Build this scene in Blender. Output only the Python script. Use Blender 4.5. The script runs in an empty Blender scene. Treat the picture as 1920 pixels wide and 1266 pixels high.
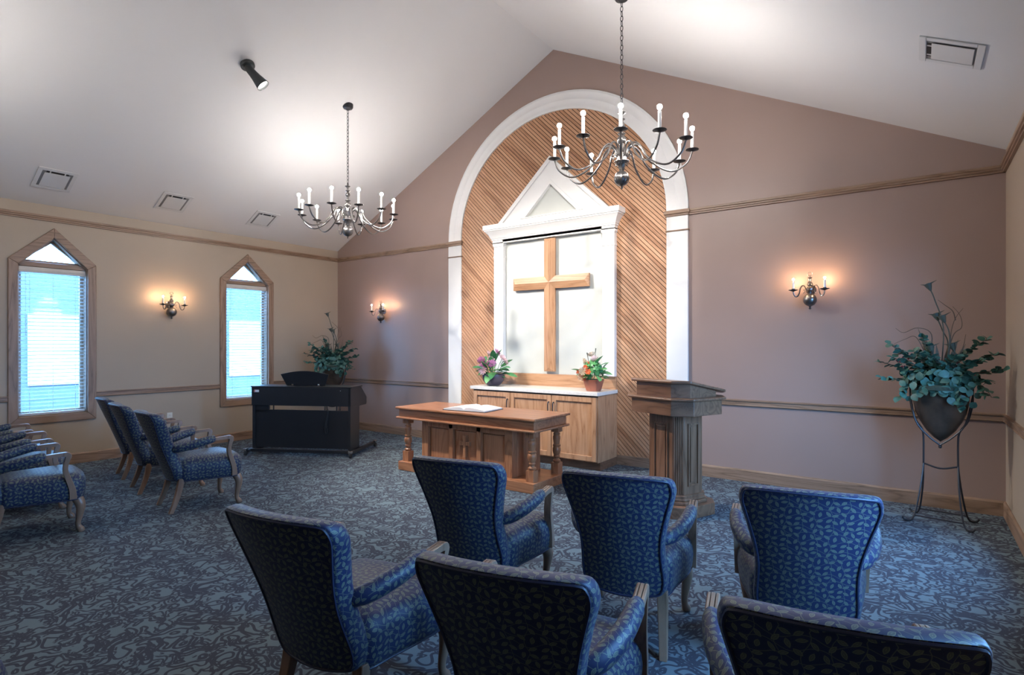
import bpy, bmesh, math, random
from mathutils import Vector, Matrix
from mathutils.geometry import tessellate_polygon
R = math.radians
random.seed(7)
scene = bpy.context.scene
COL = scene.collection

# ------------------------------------------------------------------ room dimensions (metres)
XL, XR, YB, YF = -8.74, 0.64, 6.60, -4.20        # left, right, back, front wall planes
XM = (XL + XR) / 2                               # ridge line
EAVE, RIDGE = 3.25, 5.57
SL = (RIDGE - EAVE) / (XM - XL)
def ceil_z(x): return EAVE + SL * min(x - XL, XR - x)

# ------------------------------------------------------------------ camera
cam_d = bpy.data.cameras.new('camera')
cam = bpy.data.objects.new('camera', cam_d); COL.objects.link(cam)
cam.location = (0, 0, 1.53)
cam.rotation_euler = (R(90), 0, math.atan2(0.584, 0.8117))
cam_d.sensor_width = 36; cam_d.lens = 1055 / 1920 * 36
cam_d.shift_y = 12 / 1920
cam_d.clip_start = 0.02
scene.camera = cam

# ------------------------------------------------------------------ world, exposure
world = bpy.data.worlds.new('sky'); scene.world = world
world.use_nodes = True
bg = world.node_tree.nodes['Background']
bg.inputs[0].default_value = (0.22, 0.52, 1.0, 1)
bg.inputs[1].default_value = 42.0
vs = scene.view_settings
vs.view_transform = 'Standard'; vs.look = 'None'; vs.gamma = 1; vs.use_curve_mapping = False
vs.exposure = 0.08
scene.cycles.use_denoising = True
scene.cycles.max_bounces = 7
scene.cycles.diffuse_bounces = 4
scene.cycles.transparent_max_bounces = 24
scene.cycles.sample_clamp_indirect = 6.0
BULB, SCONCE, SPOT_W = 39.0, 80.0, 66.0
BULB_C, SCONCE_C = (1.0, 0.94, 0.90), (1.0, 0.62, 0.34)

# ================================================================== materials
class NT:
    def __init__(s, name):
        s.m = bpy.data.materials.new(name); s.m.use_nodes = True
        s.t = s.m.node_tree; s.b = s.t.nodes['Principled BSDF']; s.out = s.t.nodes['Material Output']
    def n(s, kind, **kw):
        x = s.t.nodes.new(kind)
        for k, v in kw.items(): setattr(x, k, v)
        return x
    def link(s, a, b): s.t.links.new(a, b)
    def val(s, sock, v):
        if hasattr(v, 'links') or isinstance(v, bpy.types.NodeSocket): s.link(v, sock)
        else: sock.default_value = v
    def math(s, op, a, b=0.0, c=0.0, clamp=False):
        x = s.n('ShaderNodeMath', operation=op, use_clamp=clamp)
        s.val(x.inputs[0], a); s.val(x.inputs[1], b); s.val(x.inputs[2], c)
        return x.outputs[0]
    def dot(s, v, c):
        x = s.n('ShaderNodeVectorMath', operation='DOT_PRODUCT')
        s.link(v, x.inputs[0]); x.inputs[1].default_value = c
        return x.outputs['Value']
    def ramp(s, f, stops, interp='LINEAR'):
        x = s.n('ShaderNodeValToRGB'); r = x.color_ramp; r.interpolation = interp
        while len(r.elements) < len(stops): r.elements.new(0.5)
        for e, (p, c) in zip(r.elements, stops):
            e.position = p; e.color = (*c, 1) if len(c) == 3 else c
        s.link(f, x.inputs[0]); return x.outputs[0]
    def noise(s, vec, scale, detail=2, rough=0.5, dist=0.0):
        x = s.n('ShaderNodeTexNoise'); s.link(vec, x.inputs['Vector'])
        x.inputs['Scale'].default_value = scale; x.inputs['Detail'].default_value = detail
        x.inputs['Roughness'].default_value = rough; x.inputs['Distortion'].default_value = dist
        return x.outputs[0]
    def coord(s, which='Object', scale=(1, 1, 1)):
        tc = s.n('ShaderNodeTexCoord'); mp = s.n('ShaderNodeMapping')
        mp.inputs['Scale'].default_value = scale
        s.link(tc.outputs[which], mp.inputs['Vector']); return mp.outputs[0]
    def mix(s, f, a, b):
        x = s.n('ShaderNodeMix', data_type='RGBA'); s.val(x.inputs[0], f)
        for sock, v in ((x.inputs[6], a), (x.inputs[7], b)):
            if isinstance(v, tuple): sock.default_value = (*v, 1)
            else: s.link(v, sock)
        return x.outputs[2]
    def bump(s, h, strength=0.2, dist=0.01):
        x = s.n('ShaderNodeBump'); x.inputs['Strength'].default_value = strength
        x.inputs['Distance'].default_value = dist; s.link(h, x.inputs['Height'])
        s.link(x.outputs[0], s.b.inputs['Normal'])
    def base(s, c):
        if isinstance(c, tuple): s.b.inputs['Base Color'].default_value = (*c, 1)
        else: s.link(c, s.b.inputs['Base Color'])

def plain(name, col, rough=0.5, metal=0.0, vary=0.06, scale=6, bump=0.0, spec=0.5):
    k = NT(name); v = k.coord()
    f = k.noise(v, scale, 3)
    a = tuple(c * (1 - vary) for c in col); b = tuple(min(1, c * (1 + vary)) for c in col)
    k.base(k.ramp(f, [(0.3, a), (0.7, b)]))
    k.b.inputs['Roughness'].default_value = rough; k.b.inputs['Metallic'].default_value = metal
    k.b.inputs['Specular IOR Level'].default_value = spec
    if bump: k.bump(k.noise(v, scale * 40, 2), bump, 0.002)
    return k.m

def emit(name, col, strength):
    k = NT(name); k.base((0.9, 0.9, 0.9))
    k.b.inputs['Emission Color'].default_value = (*col, 1)
    k.b.inputs['Emission Strength'].default_value = strength
    return k.m

def wood(name, dark, mid, light, axis='X', rough=0.35, ring=9.0, per=0.0):
    k = NT(name)
    sc = {'X': (0.10, 1, 1), 'Y': (1, 0.10, 1), 'Z': (1, 1, 0.10), 'D': (1, 1, 1)}[axis]
    tc = k.n('ShaderNodeTexCoord'); mp = k.n('ShaderNodeMapping')
    if axis == 'D':
        mp.inputs['Rotation'].default_value = (0, R(-45), 0); mp2 = k.n('ShaderNodeMapping')
        k.link(tc.outputs['Object'], mp.inputs[0]); k.link(mp.outputs[0], mp2.inputs[0])
        mp2.inputs['Scale'].default_value = (0.08, 1, 1); v = mp2.outputs[0]
    else:
        mp.inputs['Scale'].default_value = sc; k.link(tc.outputs['Object'], mp.inputs[0]); v = mp.outputs[0]
    big = k.noise(v, 5.0, 2, 0.5, 0.6)
    rings = k.math('FRACT', k.math('MULTIPLY', big, ring))
    rings = k.math('PINGPONG', rings, 0.5)
    fine = k.noise(v, 120.0, 3, 0.6)
    f = k.math('ADD', k.math('MULTIPLY', rings, 1.0), k.math('MULTIPLY', fine, 0.55))
    if per:
        oi = k.n('ShaderNodeObjectInfo')
        f = k.math('ADD', f, k.math('MULTIPLY', k.math('SUBTRACT', oi.outputs['Random'], 0.5), per))
    k.base(k.ramp(f, [(0.12, dark), (0.42, mid), (0.85, light)]))
    k.b.inputs['Roughness'].default_value = rough
    k.bump(fine, 0.08, 0.001)
    return k.m

def fabric(name):
    k = NT(name)
    tc = k.n('ShaderNodeTexCoord')
    nz = k.n('ShaderNodeTexNoise'); k.link(tc.outputs['UV'], nz.inputs['Vector']); nz.inputs['Scale'].default_value = 9.0
    sub = k.n('ShaderNodeVectorMath', operation='SUBTRACT'); k.link(nz.outputs['Color'], sub.inputs[0]); sub.inputs[1].default_value = (0.5, 0.5, 0.5)
    scl = k.n('ShaderNodeVectorMath', operation='SCALE'); k.link(sub.outputs[0], scl.inputs[0]); scl.inputs['Scale'].default_value = 0.018
    add = k.n('ShaderNodeVectorMath', operation='ADD'); k.link(tc.outputs['UV'], add.inputs[0]); k.link(scl.outputs[0], add.inputs[1])
    mul = k.n('ShaderNodeVectorMath', operation='SCALE'); k.link(add.outputs[0], mul.inputs[0]); mul.inputs['Scale'].default_value = 1 / 0.112
    sep = k.n('ShaderNodeSeparateXYZ'); k.link(mul.outputs[0], sep.inputs[0])
    row = k.math('FLOOR', sep.outputs[1])
    u0 = k.math('ADD', sep.outputs[0], k.math('MULTIPLY', row, 0.5))
    u = k.math('FRACT', u0); v = k.math('FRACT', sep.outputs[1])
    cmb = k.n('ShaderNodeCombineXYZ'); k.link(u, cmb.inputs[0]); k.link(v, cmb.inputs[1])
    p = cmb.outputs[0]
    leaves = [(.14, .16, 35), (.34, .10, 150), (.56, .17, 60), (.84, .13, 20), (.12, .44, 120), (.33, .38, 20),
              (.60, .46, 140), (.86, .40, 75), (.20, .70, 50), (.42, .64, 110), (.66, .76, 15), (.88, .68, 130), (.36, .90, 160), (.60, .93, 40), (.10, .92, 80)]
    cur = None
    for x, y, a in leaves:
        c, s_ = math.cos(R(a)), math.sin(R(a)); l, w = .118, .056
        A = k.math('SUBTRACT', k.dot(p, (c / l, s_ / l, 0)), (x * c + y * s_) / l)
        B = k.math('ABSOLUTE', k.math('SUBTRACT', k.dot(p, (-s_ / w, c / w, 0)), (-x * s_ + y * c) / w))
        val = k.math('SUBTRACT', k.math('MULTIPLY_ADD', k.math('MULTIPLY', A, A), -1.0, 1.0), B)
        vein = k.math('MULTIPLY', k.math('LESS_THAN', B, 0.10), 0.0)
        val = k.math('ADD', val, vein)
        cur = val if cur is None else k.math('MAXIMUM', cur, val)
    leaf = k.ramp(cur, [(0.0, (0, 0, 0)), (0.03, (1, 1, 1)), (0.22, (1, 1, 1)), (0.32, (.62, .62, .62)), (0.8, (.45, .45, .45)), (0.92, (1, 1, 1))])
    TAU = math.tau
    lines = None
    for off, amp, ph, vert in ((.27, .10, 0, 0), (.55, .08, 1.8, 0), (.82, .09, 3.4, 0), (.24, .07, .5, 1), (.73, .08, 2.6, 1)):
        a_, b_ = (v, u) if vert else (u, v)
        sn = k.math('SINE', k.math('MULTIPLY_ADD', a_, TAU, ph))
        d = k.math('ABSOLUTE', k.math('SUBTRACT', k.math('MULTIPLY_ADD', sn, -amp, b_), off))
        m = k.math('LESS_THAN', d, 0.009)
        lines = m if lines is None else k.math('MAXIMUM', lines, m)
    mask = k.math('MAXIMUM', leaf, k.math('MULTIPLY', lines, 0.6))
    col = k.mix(mask, (0.011, 0.020, 0.066), (0.15, 0.18, 0.125))
    k.base(col)
    k.b.inputs['Roughness'].default_value = 0.48
    k.b.inputs['Specular IOR Level'].default_value = 0.4
    k.b.inputs['Sheen Weight'].default_value = 0.06
    wv = k.noise(mul.outputs[0], 90, 2)
    k.bump(k.math('ADD', wv, mask), 0.12, 0.001)
    return k.m

def carpet(name):
    k = NT(name); v = k.coord()
    def shifted(off):
        x = k.n('ShaderNodeVectorMath', operation='ADD'); k.link(v, x.inputs[0]); x.inputs[1].default_value = off; return x.outputs[0]
    def strokes(o, scale, dist, contours, half):       # contour strokes of even width (metres)
        e = .003
        n0, nx, ny = (k.noise(shifted((o + dx, dy, 0)), scale, 0.0, 0.4, dist) for dx, dy in ((0, 0), (e, 0), (0, e)))
        gx, gy = k.math('SUBTRACT', nx, n0), k.math('SUBTRACT', ny, n0)
        g = k.math('MAXIMUM', k.math('SQRT', k.math('ADD', k.math('MULTIPLY', gx, gx), k.math('MULTIPLY', gy, gy))), 1e-5)
        f = k.math('PINGPONG', k.math('MULTIPLY', n0, contours), 0.5)
        d = k.math('DIVIDE', f, k.math('MULTIPLY', g, contours / e))
        return k.ramp(k.math('DIVIDE', d, half * 2), [(0.42, (1, 1, 1)), (0.58, (0, 0, 0))]), n0
    n2 = k.noise(shifted((31, 7, 0)), 8.0, 0.0)
    m1, _ = strokes(0, 6.5, 1.4, 6.5, .0082)
    m2, _ = strokes(17, 12.0, 1.0, 4.5, .006)
    m = k.math('MULTIPLY', m1, k.ramp(n2, [(0.66, (1, 1, 1)), (0.69, (0, 0, 0))]))
    m = k.math('MAXIMUM', m, k.math('MULTIPLY', m2, k.ramp(n2, [(0.47, (0, 0, 0)), (0.50, (1, 1, 1))])))
    tw = k.noise(v, 420, 2)
    tint = k.noise(v, 1.2, 2)
    basec = k.mix(tint, (0.125, 0.175, 0.20), (0.15, 0.20, 0.222))
    basec = k.mix(k.math('MULTIPLY', tw, 0.35), basec, (0.16, 0.20, 0.22))
    k.base(k.mix(k.math('MULTIPLY', m, 0.92), basec, (0.042, 0.044, 0.062)))
    k.b.inputs['Roughness'].default_value = 0.9
    k.b.inputs['Specular IOR Level'].default_value = 0.2
    k.bump(tw, 0.35, 0.004)
    return k.m

M = {}
M['carpet'] = carpet('carpet')
M['fabric'] = fabric('leaf_fabric')
M['piping'] = plain('navy_piping', (0.016, 0.022, 0.055), 0.45)
M['mauve'] = plain('mauve_paint', (0.335, 0.238, 0.205), 0.42, vary=0.03, scale=1.2, bump=0.04)
M['beige'] = plain('beige_paint', (0.40, 0.325, 0.25), 0.5, vary=0.03, scale=1.2, bump=0.04)
M['ceiling'] = plain('ceiling_paint', (0.70, 0.69, 0.68), 0.8, vary=0.015, scale=1.0, bump=0.05)
M['white'] = plain('white_enamel', (0.80, 0.79, 0.77), 0.35, vary=0.015)
M['cream'] = plain('cream_panel', (0.56, 0.575, 0.54), 0.6, vary=0.02)
M['counter'] = plain('stone_counter', (0.72, 0.70, 0.66), 0.3, vary=0.07, scale=40)
OAKC = ((0.13, 0.08, 0.05), (0.25, 0.16, 0.105), (0.32, 0.21, 0.145))
for a in 'XYZ': M['trim' + a] = wood('oak_trim_' + a.lower(), *OAKC, axis=a, rough=0.4)
PANC = ((0.33, 0.155, 0.08), (0.48, 0.255, 0.14), (0.56, 0.32, 0.19))
M['board'] = wood('oak_board', *PANC, axis='D', rough=0.45, per=0.3, ring=5.0)
for a in 'XZ': M['oak' + a] = wood('light_oak_' + a.lower(), (0.28, 0.125, 0.06), (0.44, 0.235, 0.125), (0.52, 0.30, 0.17), axis=a, rough=0.38)
TABC = ((0.19, 0.07, 0.03), (0.37, 0.155, 0.072), (0.45, 0.205, 0.10))
for a in 'XZ': M['table' + a] = wood('table_oak_' + a.lower(), *TABC, axis=a, rough=0.28)
LECC = ((0.085, 0.038, 0.02), (0.18, 0.086, 0.047), (0.24, 0.12, 0.068))
for a in 'XZ': M['lect' + a] = wood('lectern_oak_' + a.lower(), *LECC, axis=a, rough=0.3)
M['chairwood'] = wood('chair_wood', (0.13, 0.072, 0.045), (0.22, 0.132, 0.085), (0.27, 0.17, 0.115), axis='Z', rough=0.3, ring=4)
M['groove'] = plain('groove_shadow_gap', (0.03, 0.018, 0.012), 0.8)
M['dark'] = plain('cavity_shade', (0.012, 0.012, 0.014), 0.7)  # near-black colour standing in for the shade inside openings
M['pewter'] = plain('dark_pewter', (0.20, 0.19, 0.185), 0.28, metal=0.9)
M['iron'] = plain('black_iron', (0.030, 0.030, 0.034), 0.4, metal=0.4)
M['spot'] = plain('spotlight_black', (0.035, 0.04, 0.04), 0.5)
M['candle'] = plain('candle_sleeve', (0.85, 0.84, 0.80), 0.5, vary=0.01)
M['bulb'] = emit('chandelier_bulb', BULB_C, BULB * 10)
M['sbulb'] = emit('sconce_bulb', SCONCE_C, SCONCE * 10)
M['lens'] = emit('spotlight_lens', (1, 0.96, 0.9), 12)
M['piano'] = plain('piano_black', (0.018, 0.019, 0.022), 0.32)
M['chrome'] = plain('caster_chrome', (0.6, 0.6, 0.6), 0.2, metal=1.0)
M['rubber'] = plain('caster_rubber', (0.02, 0.02, 0.02), 0.6)
M['paper'] = plain('paper', (0.78, 0.78, 0.76), 0.7, vary=0.02)
M['print'] = plain('printed_text', (0.35, 0.36, 0.38), 0.8, vary=0.3, scale=60)
M['sticker'] = plain('sticker_white', (0.75, 0.72, 0.72), 0.5)
M['red'] = plain('sticker_red', (0.5, 0.06, 0.05), 0.5)
M['plastic'] = plain('ivory_plastic', (0.70, 0.67, 0.60), 0.4, vary=0.02)
M['vent'] = plain('vent_white', (0.62, 0.62, 0.61), 0.5, vary=0.02)
M['ventin'] = plain('vent_interior', (0.22, 0.22, 0.22), 0.6, vary=0.02)
M['blind'] = plain('blind_white', (0.72, 0.76, 0.80), 0.5, vary=0.02)
M['headrail'] = plain('headrail_cream', (0.62, 0.58, 0.52), 0.5, vary=0.04)
M['shield'] = plain('bronzed_shield', (0.06, 0.042, 0.03), 0.36, metal=0.5, vary=0.8, scale=6)
M['plum'] = plain('plum_ceramic', (0.062, 0.048, 0.075), 0.35)
M['terra'] = plain('terracotta', (0.36, 0.115, 0.065), 0.5, vary=0.15)
M['green1'] = plain('leaf_green', (0.045, 0.21, 0.075), 0.45, vary=0.3, scale=20)
M['green2'] = plain('leaf_bright', (0.10, 0.34, 0.11), 0.45, vary=0.3, scale=20)
M['green3'] = plain('eucalyptus', (0.045, 0.135, 0.10), 0.5, vary=0.35, scale=15)
M['green4'] = plain('ivy_dark', (0.035, 0.10, 0.072), 0.5, vary=0.4, scale=15)
M['twig'] = plain('dry_twig', (0.085, 0.065, 0.048), 0.7, vary=0.2)
M['blade'] = plain('dry_grass', (0.155, 0.125, 0.09), 0.6, vary=0.25)
M['pod'] = plain('seed_pod', (0.05, 0.06, 0.045), 0.6, vary=0.3)
M['berry'] = plain('berry', (0.16, 0.02, 0.03), 0.4)
M['pink'] = plain('pink_petal', (0.62, 0.20, 0.40), 0.6, vary=0.2, scale=30)
M['palepink'] = plain('pale_pink_petal', (0.70, 0.48, 0.50), 0.6, vary=0.15, scale=30)
M['orange'] = plain('orange_petal', (0.75, 0.16, 0.05), 0.6, vary=0.15, scale=30)
M['peach'] = plain('cream_petal', (0.74, 0.58, 0.42), 0.6, vary=0.15, scale=30)
M['soil'] = plain('moss_filler', (0.03, 0.045, 0.03), 0.9, vary=0.4, scale=60)
M['siding'] = plain('house_siding', (0.075, 0.082, 0.088), 0.7, vary=0.05)
M['outwin'] = plain('house_window_trim', (0.40, 0.42, 0.44), 0.4)
M['ground'] = plain('outdoor_ground', (0.10, 0.11, 0.11), 0.9, vary=0.1, scale=0.6)
def glass_mat():
    k = NT('window_glass'); t = k.n('ShaderNodeBsdfTransparent'); g = k.n('ShaderNodeBsdfGlossy')
    t.inputs[0].default_value = (0.93, 0.96, 0.98, 1); g.inputs['Roughness'].default_value = 0.05
    mx = k.n('ShaderNodeMixShader'); mx.inputs[0].default_value = 0.06
    k.link(t.outputs[0], mx.inputs[1]); k.link(g.outputs[0], mx.inputs[2]); k.link(mx.outputs[0], k.out.inputs[0])
    return k.m
M['glass'] = glass_mat()

# ================================================================== mesh helpers
class MB:
    def __init__(s): s.v = []; s.f = []
    def add(s, vs_, fs):
        o = len(s.v); s.v += [tuple(p) for p in vs_]; s.f += [tuple(i + o for i in f) for f in fs]; return s
    def box(s, x0, x1, y0, y1, z0, z1):
        p = [(x, y, z) for z in (z0, z1) for y in (y0, y1) for x in (x0, x1)]
        return s.add(p, [(0, 2, 3, 1), (4, 5, 7, 6), (0, 1, 5, 4), (2, 6, 7, 3), (0, 4, 6, 2), (1, 3, 7, 5)])
    def prism(s, pts, d0, d1, fn):
        """polygon pts (a,b) extruded between d0,d1; fn(a,b,d)->xyz"""
        n = len(pts)
        return s.add([fn(a, b, d0) for a, b in pts] + [fn(a, b, d1) for a, b in pts],
                     [tuple(range(n))[::-1], tuple(range(n, 2 * n))] + [(i, (i + 1) % n, n + (i + 1) % n, n + i) for i in range(n)])
    def lathe(s, prof, n=16, c=(0, 0, 0), cap=True):
        o = []; f = []
        for r, z in prof:
            for k in range(n):
                a = math.tau * k / n; o.append((c[0] + r * math.cos(a), c[1] + r * math.sin(a), c[2] + z))
        for i in range(len(prof) - 1):
            for k in range(n): f.append((i * n + k, i * n + (k + 1) % n, (i + 1) * n + (k + 1) % n, (i + 1) * n + k))
        if cap: f.append(tuple(range(n))[::-1]); f.append(tuple(range((len(prof) - 1) * n, len(prof) * n)))
        return s.add(o, f)
    def tube(s, path, rad, n=8, closed=False, flat=1.0):
        P = [Vector(p) for p in path]; m = len(P)
        rad = rad if isinstance(rad, (list, tuple)) else [rad] * m
        o = []; f = []; up = None
        for i, p in enumerate(P):
            t = (P[(i + 1) % m] - P[i - 1]) if closed else (P[min(i + 1, m - 1)] - P[max(i - 1, 0)])
            t.normalize()
            if up is None:
                up = Vector((0, 0, 1)) if abs(t.z) < 0.9 else Vector((1, 0, 0))
            up = (up - t * up.dot(t)).normalized(); sd = t.cross(up)
            for k in range(n):
                a = math.tau * k / n
                o.append(p + (sd * math.cos(a) * flat + up * math.sin(a)) * rad[i])
        for i in range(m if closed else m - 1):
            j = (i + 1) % m
            for k in range(n): f.append((i * n + k, j * n + k, j * n + (k + 1) % n, i * n + (k + 1) % n))
        if not closed: f.append(tuple(range(n))); f.append(tuple(range((m - 1) * n, m * n))[::-1])
        return s.add(o, f)
    def build(s, name, mat, parent=None, smooth=False, bevel=0.0, seg=2, uv=False, angle=40):
        me = bpy.data.meshes.new(name); me.from_pydata(s.v, [], s.f)
        bm = bmesh.new(); bm.from_mesh(me); bmesh.ops.recalc_face_normals(bm, faces=bm.faces); bm.to_mesh(me); bm.free()
        me.materials.append(M[mat] if isinstance(mat, str) else mat)
        if smooth:
            me.polygons.foreach_set('use_smooth', [True] * len(me.polygons)); me.set_sharp_from_angle(angle=R(angle))
        if uv:
            L = me.uv_layers.new(name='UVMap')
            for p in me.polygons:
                n = p.normal; ax = max(range(3), key=lambda q: abs(n[q]))
                for li in p.loop_indices:
                    c = me.vertices[me.loops[li].vertex_index].co
                    L.data[li].uv = ((c.y, c.z), (c.x, c.z), (c.x, c.y))[ax]
        o = bpy.data.objects.new(name, me); COL.objects.link(o)
        if parent: o.parent = parent
        if bevel:
            b = o.modifiers.new('edge', 'BEVEL'); b.width = bevel; b.segments = seg; b.limit_method = 'ANGLE'; b.angle_limit = R(35)
        return o

def bez(pts, n=8):
    """Catmull-Rom through pts"""
    P = [Vector(p) for p in pts]; P = [P[0] * 2 - P[1]] + P + [P[-1] * 2 - P[-2]]; out = []
    for i in range(1, len(P) - 2):
        for k in range(n):
            t = k / n; a, b, c, d = P[i - 1:i + 3]
            out.append(0.5 * ((2 * b) + (c - a) * t + (2 * a - 5 * b + 4 * c - d) * t * t + (3 * b - a - 3 * c + d) * t ** 3))
    out.append(P[-2]); return out

def tag(o, label=None, cat=None, group=None, kind=None):
    if label: o['label'] = label
    if cat: o['category'] = cat
    if group: o['group'] = group
    if kind: o['kind'] = kind
    return o
def empty(name, loc=(0, 0, 0), rz=0.0):
    o = bpy.data.objects.new(name, None); COL.objects.link(o); o.location = loc; o.rotation_euler = (0, 0, R(rz))
    o.empty_display_size = 0.1; return o
def copy_tree(o, parent=None):
    c = o.copy(); COL.objects.link(c); c.parent = parent
    for ch in list(o.children): copy_tree(ch, c)
    return c
def struct(o, label): return tag(o, label, kind='structure')

def wall_with_holes(name, outer, holes, fn, d0, d1, mat, label):
    loops = [outer] + holes
    flat = [p for l in loops for p in l]
    tris = tessellate_polygon([[Vector((a, b, 0)) for a, b in l] for l in loops])
    mb = MB(); n = len(flat)
    v = [fn(a, b, d0) for a, b in flat] + [fn(a, b, d1) for a, b in flat]
    f = [tuple(t) for t in tris] + [tuple(i + n for i in t[::-1]) for t in tris]
    o = 0
    for l in loops:
        m = len(l)
        for i in range(m): a, b = o + i, o + (i + 1) % m; f.append((a, b, b + n, a + n))
        o += m
    mb.add(v, f)
    return struct(mb.build(name, mat), label)

# ================================================================== the room shell
struct(MB().box(XL - .16, XR + .16, YF - .16, YB + .16, -.12, 0).build('floor', 'carpet'), 'blue-grey carpet with dark scrolling vine pattern')
ceil = MB()
ceil.prism([(XL - .25, ceil_z(XL) - .25 * SL), (XM, RIDGE), (XR + .25, ceil_z(XR) - .25 * SL), (XR + .25, ceil_z(XR) + .15), (XM, RIDGE + .25), (XL - .25, ceil_z(XL) + .15)],
           YF - .16, YB + .16, lambda a, b, d: (a, d, b))
struct(ceil.build('ceiling', 'ceiling'), 'white painted vaulted ceiling with two slopes')
T = .16
gable = [(XL, 0), (XR, 0), (XR, EAVE + .005), (XM, RIDGE + .005), (XL, EAVE + .005)]
struct(MB().prism(gable, YB, YB + T, lambda a, b, d: (a, d, b)).build('wall_back', 'mauve'), 'mauve gable wall behind the wooden cross')
struct(MB().prism(gable, YF - T, YF, lambda a, b, d: (a, d, b)).build('wall_front', 'beige'), 'beige gable wall facing the altar')
WIN_Y = (4.860, 2.360)                    # window centres along the side walls
def win_outline(yc, hw, zb, zs, za): return [(yc - hw, zb), (yc + hw, zb), (yc + hw, zs), (yc, za), (yc - hw, zs)]
HW, ZB, ZS, ZA = .352, .64, 2.495, 2.855
holes = [win_outline(y, HW, ZB, ZS, ZA) for y in WIN_Y]
side = [(YF - T, 0), (YB + T, 0), (YB + T, EAVE + .02), (YF - T, EAVE + .02)]
wall_with_holes('wall_left', side, holes, lambda a, b, d: (d, a, b), XL - T, XL, 'beige', 'beige side wall with two gothic windows')
wall_with_holes('wall_right', side, holes, lambda a, b, d: (d, a, b), XR, XR + T, 'beige', 'beige side wall beside the iron plant stand')

# windows --------------------------------------------------------------------------------
def make_window(name, side_sign, yc, blind, label):
    X0 = XL if side_sign < 0 else XR; s = 1 if side_sign < 0 else -1      # s: into the room
    root = empty(name, (X0, yc, 0)); struct(root, label)
    def frame_loop(hw_o, zb_o, zs_o, za_o, hw_i, zb_i, zs_i, za_i, d0, d1, nm, mat):
        a = win_outline(0, hw_o, zb_o, zs_o, za_o); b = win_outline(0, hw_i, zb_i, zs_i, za_i)
        for i in range(5):
            j = (i + 1) % 5
            MB().prism([a[i], a[j], b[j], b[i]], d0 * s, d1 * s, lambda p, q, d: (d, p, q)).build(nm, mat[i], root, bevel=.006)
    frame_loop(.442, .553, 2.552, 2.972, HW - .004, ZB + .004, ZS - .002, ZA - .006, .0, .026, 'casing', ['trimY', 'trimZ', 'trimY', 'trimY', 'trimZ'])
    frame_loop(HW, ZB, ZS, ZA, HW - .016, ZB + .016, ZS - .008, ZA - .022, -.150, -.002, 'jamb', ['trimY', 'trimZ', 'trimY', 'trimY', 'trimZ'])
    tz0, tz1 = 2.478, 2.535
    MB().box(-.115 if s > 0 else .03, -.03 if s > 0 else .115, -.33, .33, tz0, tz1).build('transom_bar', 'trimY', root, bevel=.004)
    # upper sash: sits deep in the reveal
    def tri(i): return [(-.325 + i * 1.9, tz1 + i), (.325 - i * 1.9, tz1 + i), (0, 2.825 - i * 1.15)]
    a, b = tri(0), tri(.03)
    for i in range(3):
        j = (i + 1) % 3
        MB().prism([a[i], a[j], b[j], b[i]], -.13 * s, -.085 * s, lambda p, q, d: (d, p, q)).build('sash', 'trimY', root)
    MB().prism(tri(.012), -.112 * s, -.108 * s, lambda p, q, d: (d, p, q)).build('pane', 'glass', root)
    # lower sash
    for (y0, y1, z0, z1) in ((-.336, -.296, .655, tz0), (.296, .336, .655, tz0), (-.296, .296, .655, .70), (-.296, .296, tz0 - .04, tz0)):
        MB().box(*sorted((-.13 * s, -.095 * s)), y0, y1, z0, z1).build('sash', 'trimZ', root)
    MB().box(*sorted((-.114 * s, -.110 * s)), -.30, .30, .69, tz0 - .03).build('pane', 'glass', root)
    if blind:
        bl = empty('window_blind', (X0, yc, 0))
        h = MB().box(.0, .05, -.338, .338, 2.405, 2.472)
        h.box(.05, .056, -.340, .340, 2.425, 2.452).build('headrail', 'headrail', bl, bevel=.004)
        bl.location.x = X0 - .075
        me = None; n = 0; z = 2.385
        while z > .70:
            if me is None:
                ang = R(9); c, sn = math.cos(ang) * .024, math.sin(ang) * .024
                sl = MB(); sl.prism([(-c, -sn), (0, .003), (c, sn), (c, sn + .0022), (0, .0055), (-c, -sn + .0022)], -.333, .333, lambda p, q, d: (p, d, q))
                o = sl.build('slat', 'blind', bl); me = o; o.location = (.025, 0, z)
            else:
                o = me.copy(); COL.objects.link(o); o.location = (.025, 0, z)
            z -= .0452; n += 1
        MB().box(.005, .045, -.333, .333, .662, .684).build('bottom_rail', 'blind', bl, bevel=.003)
        for yy in (-.23, .0, .23):
            MB().tube([(.048, yy, 2.41), (.048, yy, .67)], .0016, 5).build('ladder_cord', 'blind', bl)
        MB().tube([(.055, -.27, 2.41), (.056, -.268, 1.62)], .002, 5).build('tilt_wand', 'blind', bl)
        tag(bl, blind, 'blind', 'white slatted window blinds')
    return root
make_window('window_1', -1, WIN_Y[1], 'white horizontal slat blind in the window beyond the sconce from the piano', 'gothic window with oak casing, farther from the piano')
make_window('window_2', -1, WIN_Y[0], 'white horizontal slat blind in the window behind the black piano', 'gothic window with oak casing behind the black piano')
for i, y in enumerate(WIN_Y): make_window('window_%d' % (3 + i), 1, y, None, 'gothic window in the wall beside the iron plant stand')
for sgn in (-1, 1):
    for y in WIN_Y:
        ld = bpy.data.lights.new('window_portal', 'AREA'); ld.shape = 'RECTANGLE'; ld.size = 2.2; ld.size_y = .72
        ld.cycles.is_portal = True
        lo = bpy.data.objects.new('window_portal', ld); COL.objects.link(lo)
        lo.location = ((XL - .17) if sgn < 0 else (XR + .17), y, 1.74)
        lo.rotation_euler = (0, R(-90) if sgn < 0 else R(90), 0)
# outdoors
struct(MB().box(-40, 40, -40, 40, -.4, -.3).build('ground', 'ground'), 'pale paved ground outside the windows')

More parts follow.
